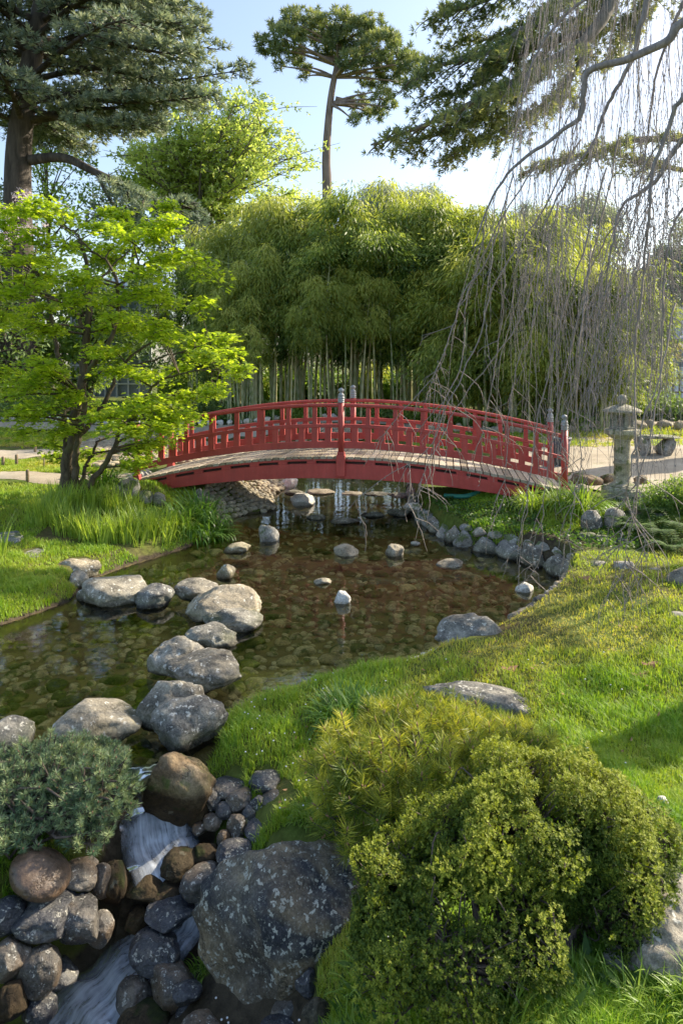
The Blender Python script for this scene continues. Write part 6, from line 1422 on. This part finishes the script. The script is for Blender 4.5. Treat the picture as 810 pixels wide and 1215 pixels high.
# ------------------------------------------------------------------ foreground pines and clipped shrub
def pine_bush(name, label, base, lumps, nshoot, needles, L, W, mat, seed, budh=.02, tj=.12, buds=.5, inner=.5, spread=.95, upb=.55):
    r = np.random.default_rng(seed); base = np.array([base[0], base[1], hz(base[0], base[1])]); t = thing(name, label, 'shrub', base)
    lumps = [(np.array(c), np.array(s)) for c, s in lumps]; wts = np.array([s[0] * s[1] for c, s in lumps]); wts /= wts.sum()
    C, Nn = [], []
    while len(C) < nshoot:
        j = r.choice(len(lumps), p=wts); c, s = lumps[j]; d = unit(r.normal(size=3)); 
        if d[2] < -.25: d[2] *= -.6
        p = c + d * s * r.uniform(inner, 1.0) ** .5 * (1 + .1 * r.normal())
        if p[2] < base[2] - .02: continue
        C.append(p); Nn.append(unit(d / s * np.mean(s)))
    C, Nn = np.array(C), np.array(Nn)
    stems = []
    roots = [base + [r.normal(0, .04), r.normal(0, .04), -.04] for _ in range(5)]
    for k in range(0, nshoot, 4):
        rt = roots[k % 5]; hub = rt * .45 + C[k] * .55 + r.normal(0, .05, 3); hub[2] = min(hub[2], C[k][2])
        S = spline([rt, rt * .7 + hub * .3 + r.normal(0, .04, 3), hub, C[k]], 10); stems.append(tube(S, np.linspace(.014, .0035, 10), 5, cap=False))
    for k in range(nshoot):
        stems.append(tube(np.array([C[k] - Nn[k] * .07 + r.normal(0, .015, 3), C[k] - Nn[k] * .03, C[k] + Nn[k] * .01]), np.array([.0035, .003, .0022]), 4, cap=False))
    build('branches', stems, M['shrub_wood'], t)
    ax = unit(Nn * (1 - upb) + np.array([0, 0, 1.]) * upb + r.normal(0, .25, (nshoot, 3)))
    n = nshoot * needles; A = np.repeat(ax, needles, 0); u = r.uniform(-1, .35, n)
    P = np.repeat(C, needles, 0) + A * (u * L * .8)[:, None]
    rad = r.normal(size=(n, 3)); rad -= A * (rad * A).sum(1)[:, None]; rad = unit(rad)
    D = unit(A * (.55 + .35 * u[:, None]) + rad * spread * .75)
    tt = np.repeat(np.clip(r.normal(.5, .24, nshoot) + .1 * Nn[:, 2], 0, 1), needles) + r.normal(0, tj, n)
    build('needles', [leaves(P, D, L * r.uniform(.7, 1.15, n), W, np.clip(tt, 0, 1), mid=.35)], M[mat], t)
    if buds:
        bl = [];
        for k in range(nshoot):
            if r.uniform() < buds and Nn[k][2] > -.1:
                p0 = C[k] + ax[k] * L * .12; bl.append(tube(np.array([p0, p0 + ax[k] * budh * .5, p0 + ax[k] * budh]), np.array([.003, .0042, .0012]), 5))
        build('buds', bl, M['bud'], t)['kind'] = 'stuff'
    return t
pine_bush('mugo_pine', 'low yellow green mugo pine with long needles and brown buds in front of the pond', (.42, 3.55),
          [((.40, 3.62, .34), (.50, .42, .17)), ((.05, 3.50, .24), (.24, .28, .20)), ((.78, 3.55, .30), (.26, .3, .17)), ((.30, 3.35, .22), (.35, .25, .18)), ((.5, 3.85, .38), (.4, .22, .12)), ((.02, 3.28, .12), (.18, .16, .14)), ((.92, 3.72, .30), (.28, .26, .15))],
          560, 75, .080, .0032, 'mugo', 51, .030, .12, .55, .35)
pine_bush('dwarf_pine', 'dense bluish green dwarf pine with twisted branches at the left edge', (-1.62, 3.62),
          [((-1.62, 3.70, .14), (.34, .28, .17)), ((-1.30, 3.62, .10), (.24, .24, .19)), ((-1.90, 3.62, .10), (.22, .26, .18)), ((-1.5, 3.92, .12), (.28, .16, .12)), ((-1.28, 3.42, -.02), (.18, .15, .14)), ((-1.72, 3.42, .02), (.28, .15, .12))],
          1300, 48, .034, .0038, 'dwarf', 52, .012, .12, .30, .45)
def rosette_shrub(name, label, base, lumps, nros, mat, seed, L=.018, W=.0075, nl=8):
    r = np.random.default_rng(seed); base = np.array([base[0], base[1], hz(base[0], base[1])]); t = thing(name, label, 'shrub', base)
    lumps = [(np.array(c), np.array(s)) for c, s in lumps]; wts = np.array([s[0] * s[1] + s[0] * s[2] for c, s in lumps]); wts /= wts.sum()
    m = nros * 3; J = r.choice(len(lumps), m, p=wts); d = unit(r.normal(size=(m, 3))); cc = np.array([lumps[j][0] for j in J]); ss = np.array([lumps[j][1] for j in J])
    rr_ = np.where(r.uniform(0, 1, m) < .72, r.uniform(.86, 1.02, m), r.uniform(.5, .95, m))
    # lumpy, gappy outline
    P = cc + d * ss * rr_[:, None]; bump_ = fbm(P * 7.5, 3, seed); P = P + d * (bump_ * .085)[:, None]
    hole = fbm(P * 9 + 40, 2, seed + 3); keep = (hole > -.62) & (P[:, 2] > base[2] + .06)
    # drop what lies deep inside another lump
    for c, s in lumps: keep &= (np.linalg.norm((P - c) / s, axis=1) > .42)
    P, d, ss = P[keep][:nros], d[keep][:nros], ss[keep][:nros]; n = len(P); nn = unit(d / ss); bump_ = bump_[keep][:nros]
    stems = []; stem_r = [base + [r.normal(0, .05), r.normal(0, .03), -.05] for _ in range(7)]; stem_r = [base + [a, b, -.05] for a, b in ((-.10, 0), (-.03, .03), (.05, -.02), (.16, .02), (.24, .0), (-.2, .02))]
    hubs = []
    for c, s in lumps:
        for q in range(2):
            h = c + r.normal(0, .33, 3) * s - [0, 0, s[2] * .25]; rt = stem_r[int(np.argmin([np.linalg.norm(h[:2] - q2[:2]) for q2 in stem_r]))]; hubs.append(h)
            S = spline([rt, rt * .6 + h * .4 + r.normal(0, .04, 3), h], 10); stems.append(tube(S, np.linspace(.024, .007, 10), 7))
    hubs = np.array(hubs)
    for k in range(0, n, 16):
        h = hubs[np.linalg.norm(hubs - P[k], axis=1).argmin()]; pe_ = P[k] - nn[k] * .02; S = spline([h, (h + pe_) / 2 + r.normal(0, .03, 3), pe_], 7); stems.append(tube(S, np.linspace(.006, .0016, 7), 4, cap=False))
    build('branches', stems, M['shrub_wood'], t)
    A = np.repeat(unit(nn * .6 + [0, 0, .55] + r.normal(0, .3, (n, 3))), nl, 0); N = n * nl; rad = r.normal(size=(N, 3)); rad -= A * (rad * A).sum(1)[:, None]; rad = unit(rad)
    D = unit(A * r.uniform(.15, 1.1, N)[:, None] + rad); Pq = np.repeat(P, nl, 0) + A * (r.uniform(-.5, .4, N) * .018)[:, None]
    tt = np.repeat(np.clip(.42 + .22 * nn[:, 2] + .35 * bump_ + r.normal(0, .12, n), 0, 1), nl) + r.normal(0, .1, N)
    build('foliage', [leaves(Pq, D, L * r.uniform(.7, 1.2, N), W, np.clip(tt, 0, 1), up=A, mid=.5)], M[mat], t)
    return t
rosette_shrub('clipped_shrub', 'large clipped evergreen shrub of tiny leaves on bare dark stems in the right foreground', (.52, 2.36),
              [((.42, 2.46, .36), (.40, .30, .25)), ((.80, 2.72, .60), (.36, .30, .17)), ((1.08, 2.66, .50), (.26, .26, .18)), ((.58, 2.70, .52), (.32, .26, .18)), ((.20, 2.50, .40), (.20, .22, .18)), ((.68, 2.56, .46), (.2, .2, .15)), ((.36, 2.34, .22), (.26, .18, .15)), ((.62, 2.62, .60), (.25, .22, .14)), ((.95, 2.80, .56), (.3, .2, .16)), ((.74, 2.70, .62), (.26, .24, .15)), ((.84, 2.62, .52), (.24, .2, .16)), ((.98, 2.55, .42), (.2, .2, .16))],
              36000, 'azalea', 61, L=.0125, W=.0054, nl=8)

# ------------------------------------------------------------------ camera, sun, sky
cam = bpy.data.cameras.new('camera'); co = bpy.data.objects.new('camera', cam); COL.objects.link(co)
co.location = (0, 0, CZ); co.rotation_euler = (math.radians(90), 0, 0)
cam.sensor_fit = 'VERTICAL'; cam.sensor_height = 36; cam.sensor_width = 24; cam.lens = 36 * F / 1215
cam.shift_y = -(607.5 - HY) / 1215; cam.clip_start = .05; cam.clip_end = 3000
SC.camera = co
SUN_EL, SUN_DIR = math.radians(32), np.array([.865, .50])       # low sun from the right, a little beyond the bridge
d = Vector((SUN_DIR[0] * math.cos(SUN_EL), SUN_DIR[1] * math.cos(SUN_EL), math.sin(SUN_EL)))
sl = bpy.data.lights.new('sun', 'SUN'); so = bpy.data.objects.new('sun', sl); COL.objects.link(so)
sl.energy = 4.8; sl.angle = math.radians(.53); sl.color = (1, .88, .68); so.rotation_euler = d.to_track_quat('Z', 'Y').to_euler(); so.location = d * 60
w = bpy.data.worlds.new('World'); SC.world = w; w.use_nodes = True; k = NT(w.node_tree); w.node_tree.nodes.clear()
sk_ = k.n('ShaderNodeTexSky', sky_type='NISHITA', sun_disc=False); sk_.sun_elevation = SUN_EL; sk_.sun_rotation = math.atan2(d.x, d.y)
sk_.air_density = 1.0; sk_.dust_density = 1.7; sk_.ozone_density = 1.0
bg = k.n('ShaderNodeBackground'); bg.inputs[1].default_value = .115; k.l(sk_.outputs[0], bg.inputs[0])
wo = k.n('ShaderNodeOutputWorld'); k.l(bg.outputs[0], wo.inputs[0])
SC.view_settings.view_transform = 'Standard'; SC.view_settings.look = 'None'; SC.view_settings.exposure = 0; SC.view_settings.gamma = 1.17
cy = SC.cycles; cy.max_bounces = 7; cy.diffuse_bounces = 4; cy.glossy_bounces = 2; cy.transmission_bounces = 4; cy.transparent_max_bounces = 8
cy.film_exposure = 2.65; cy.use_denoising = True; cy.caustics_reflective = False; cy.caustics_refractive = False; cy.use_adaptive_sampling = True; cy.adaptive_threshold = .02
for o in bpy.data.objects:
    if '_loc' in o: del o['_loc']
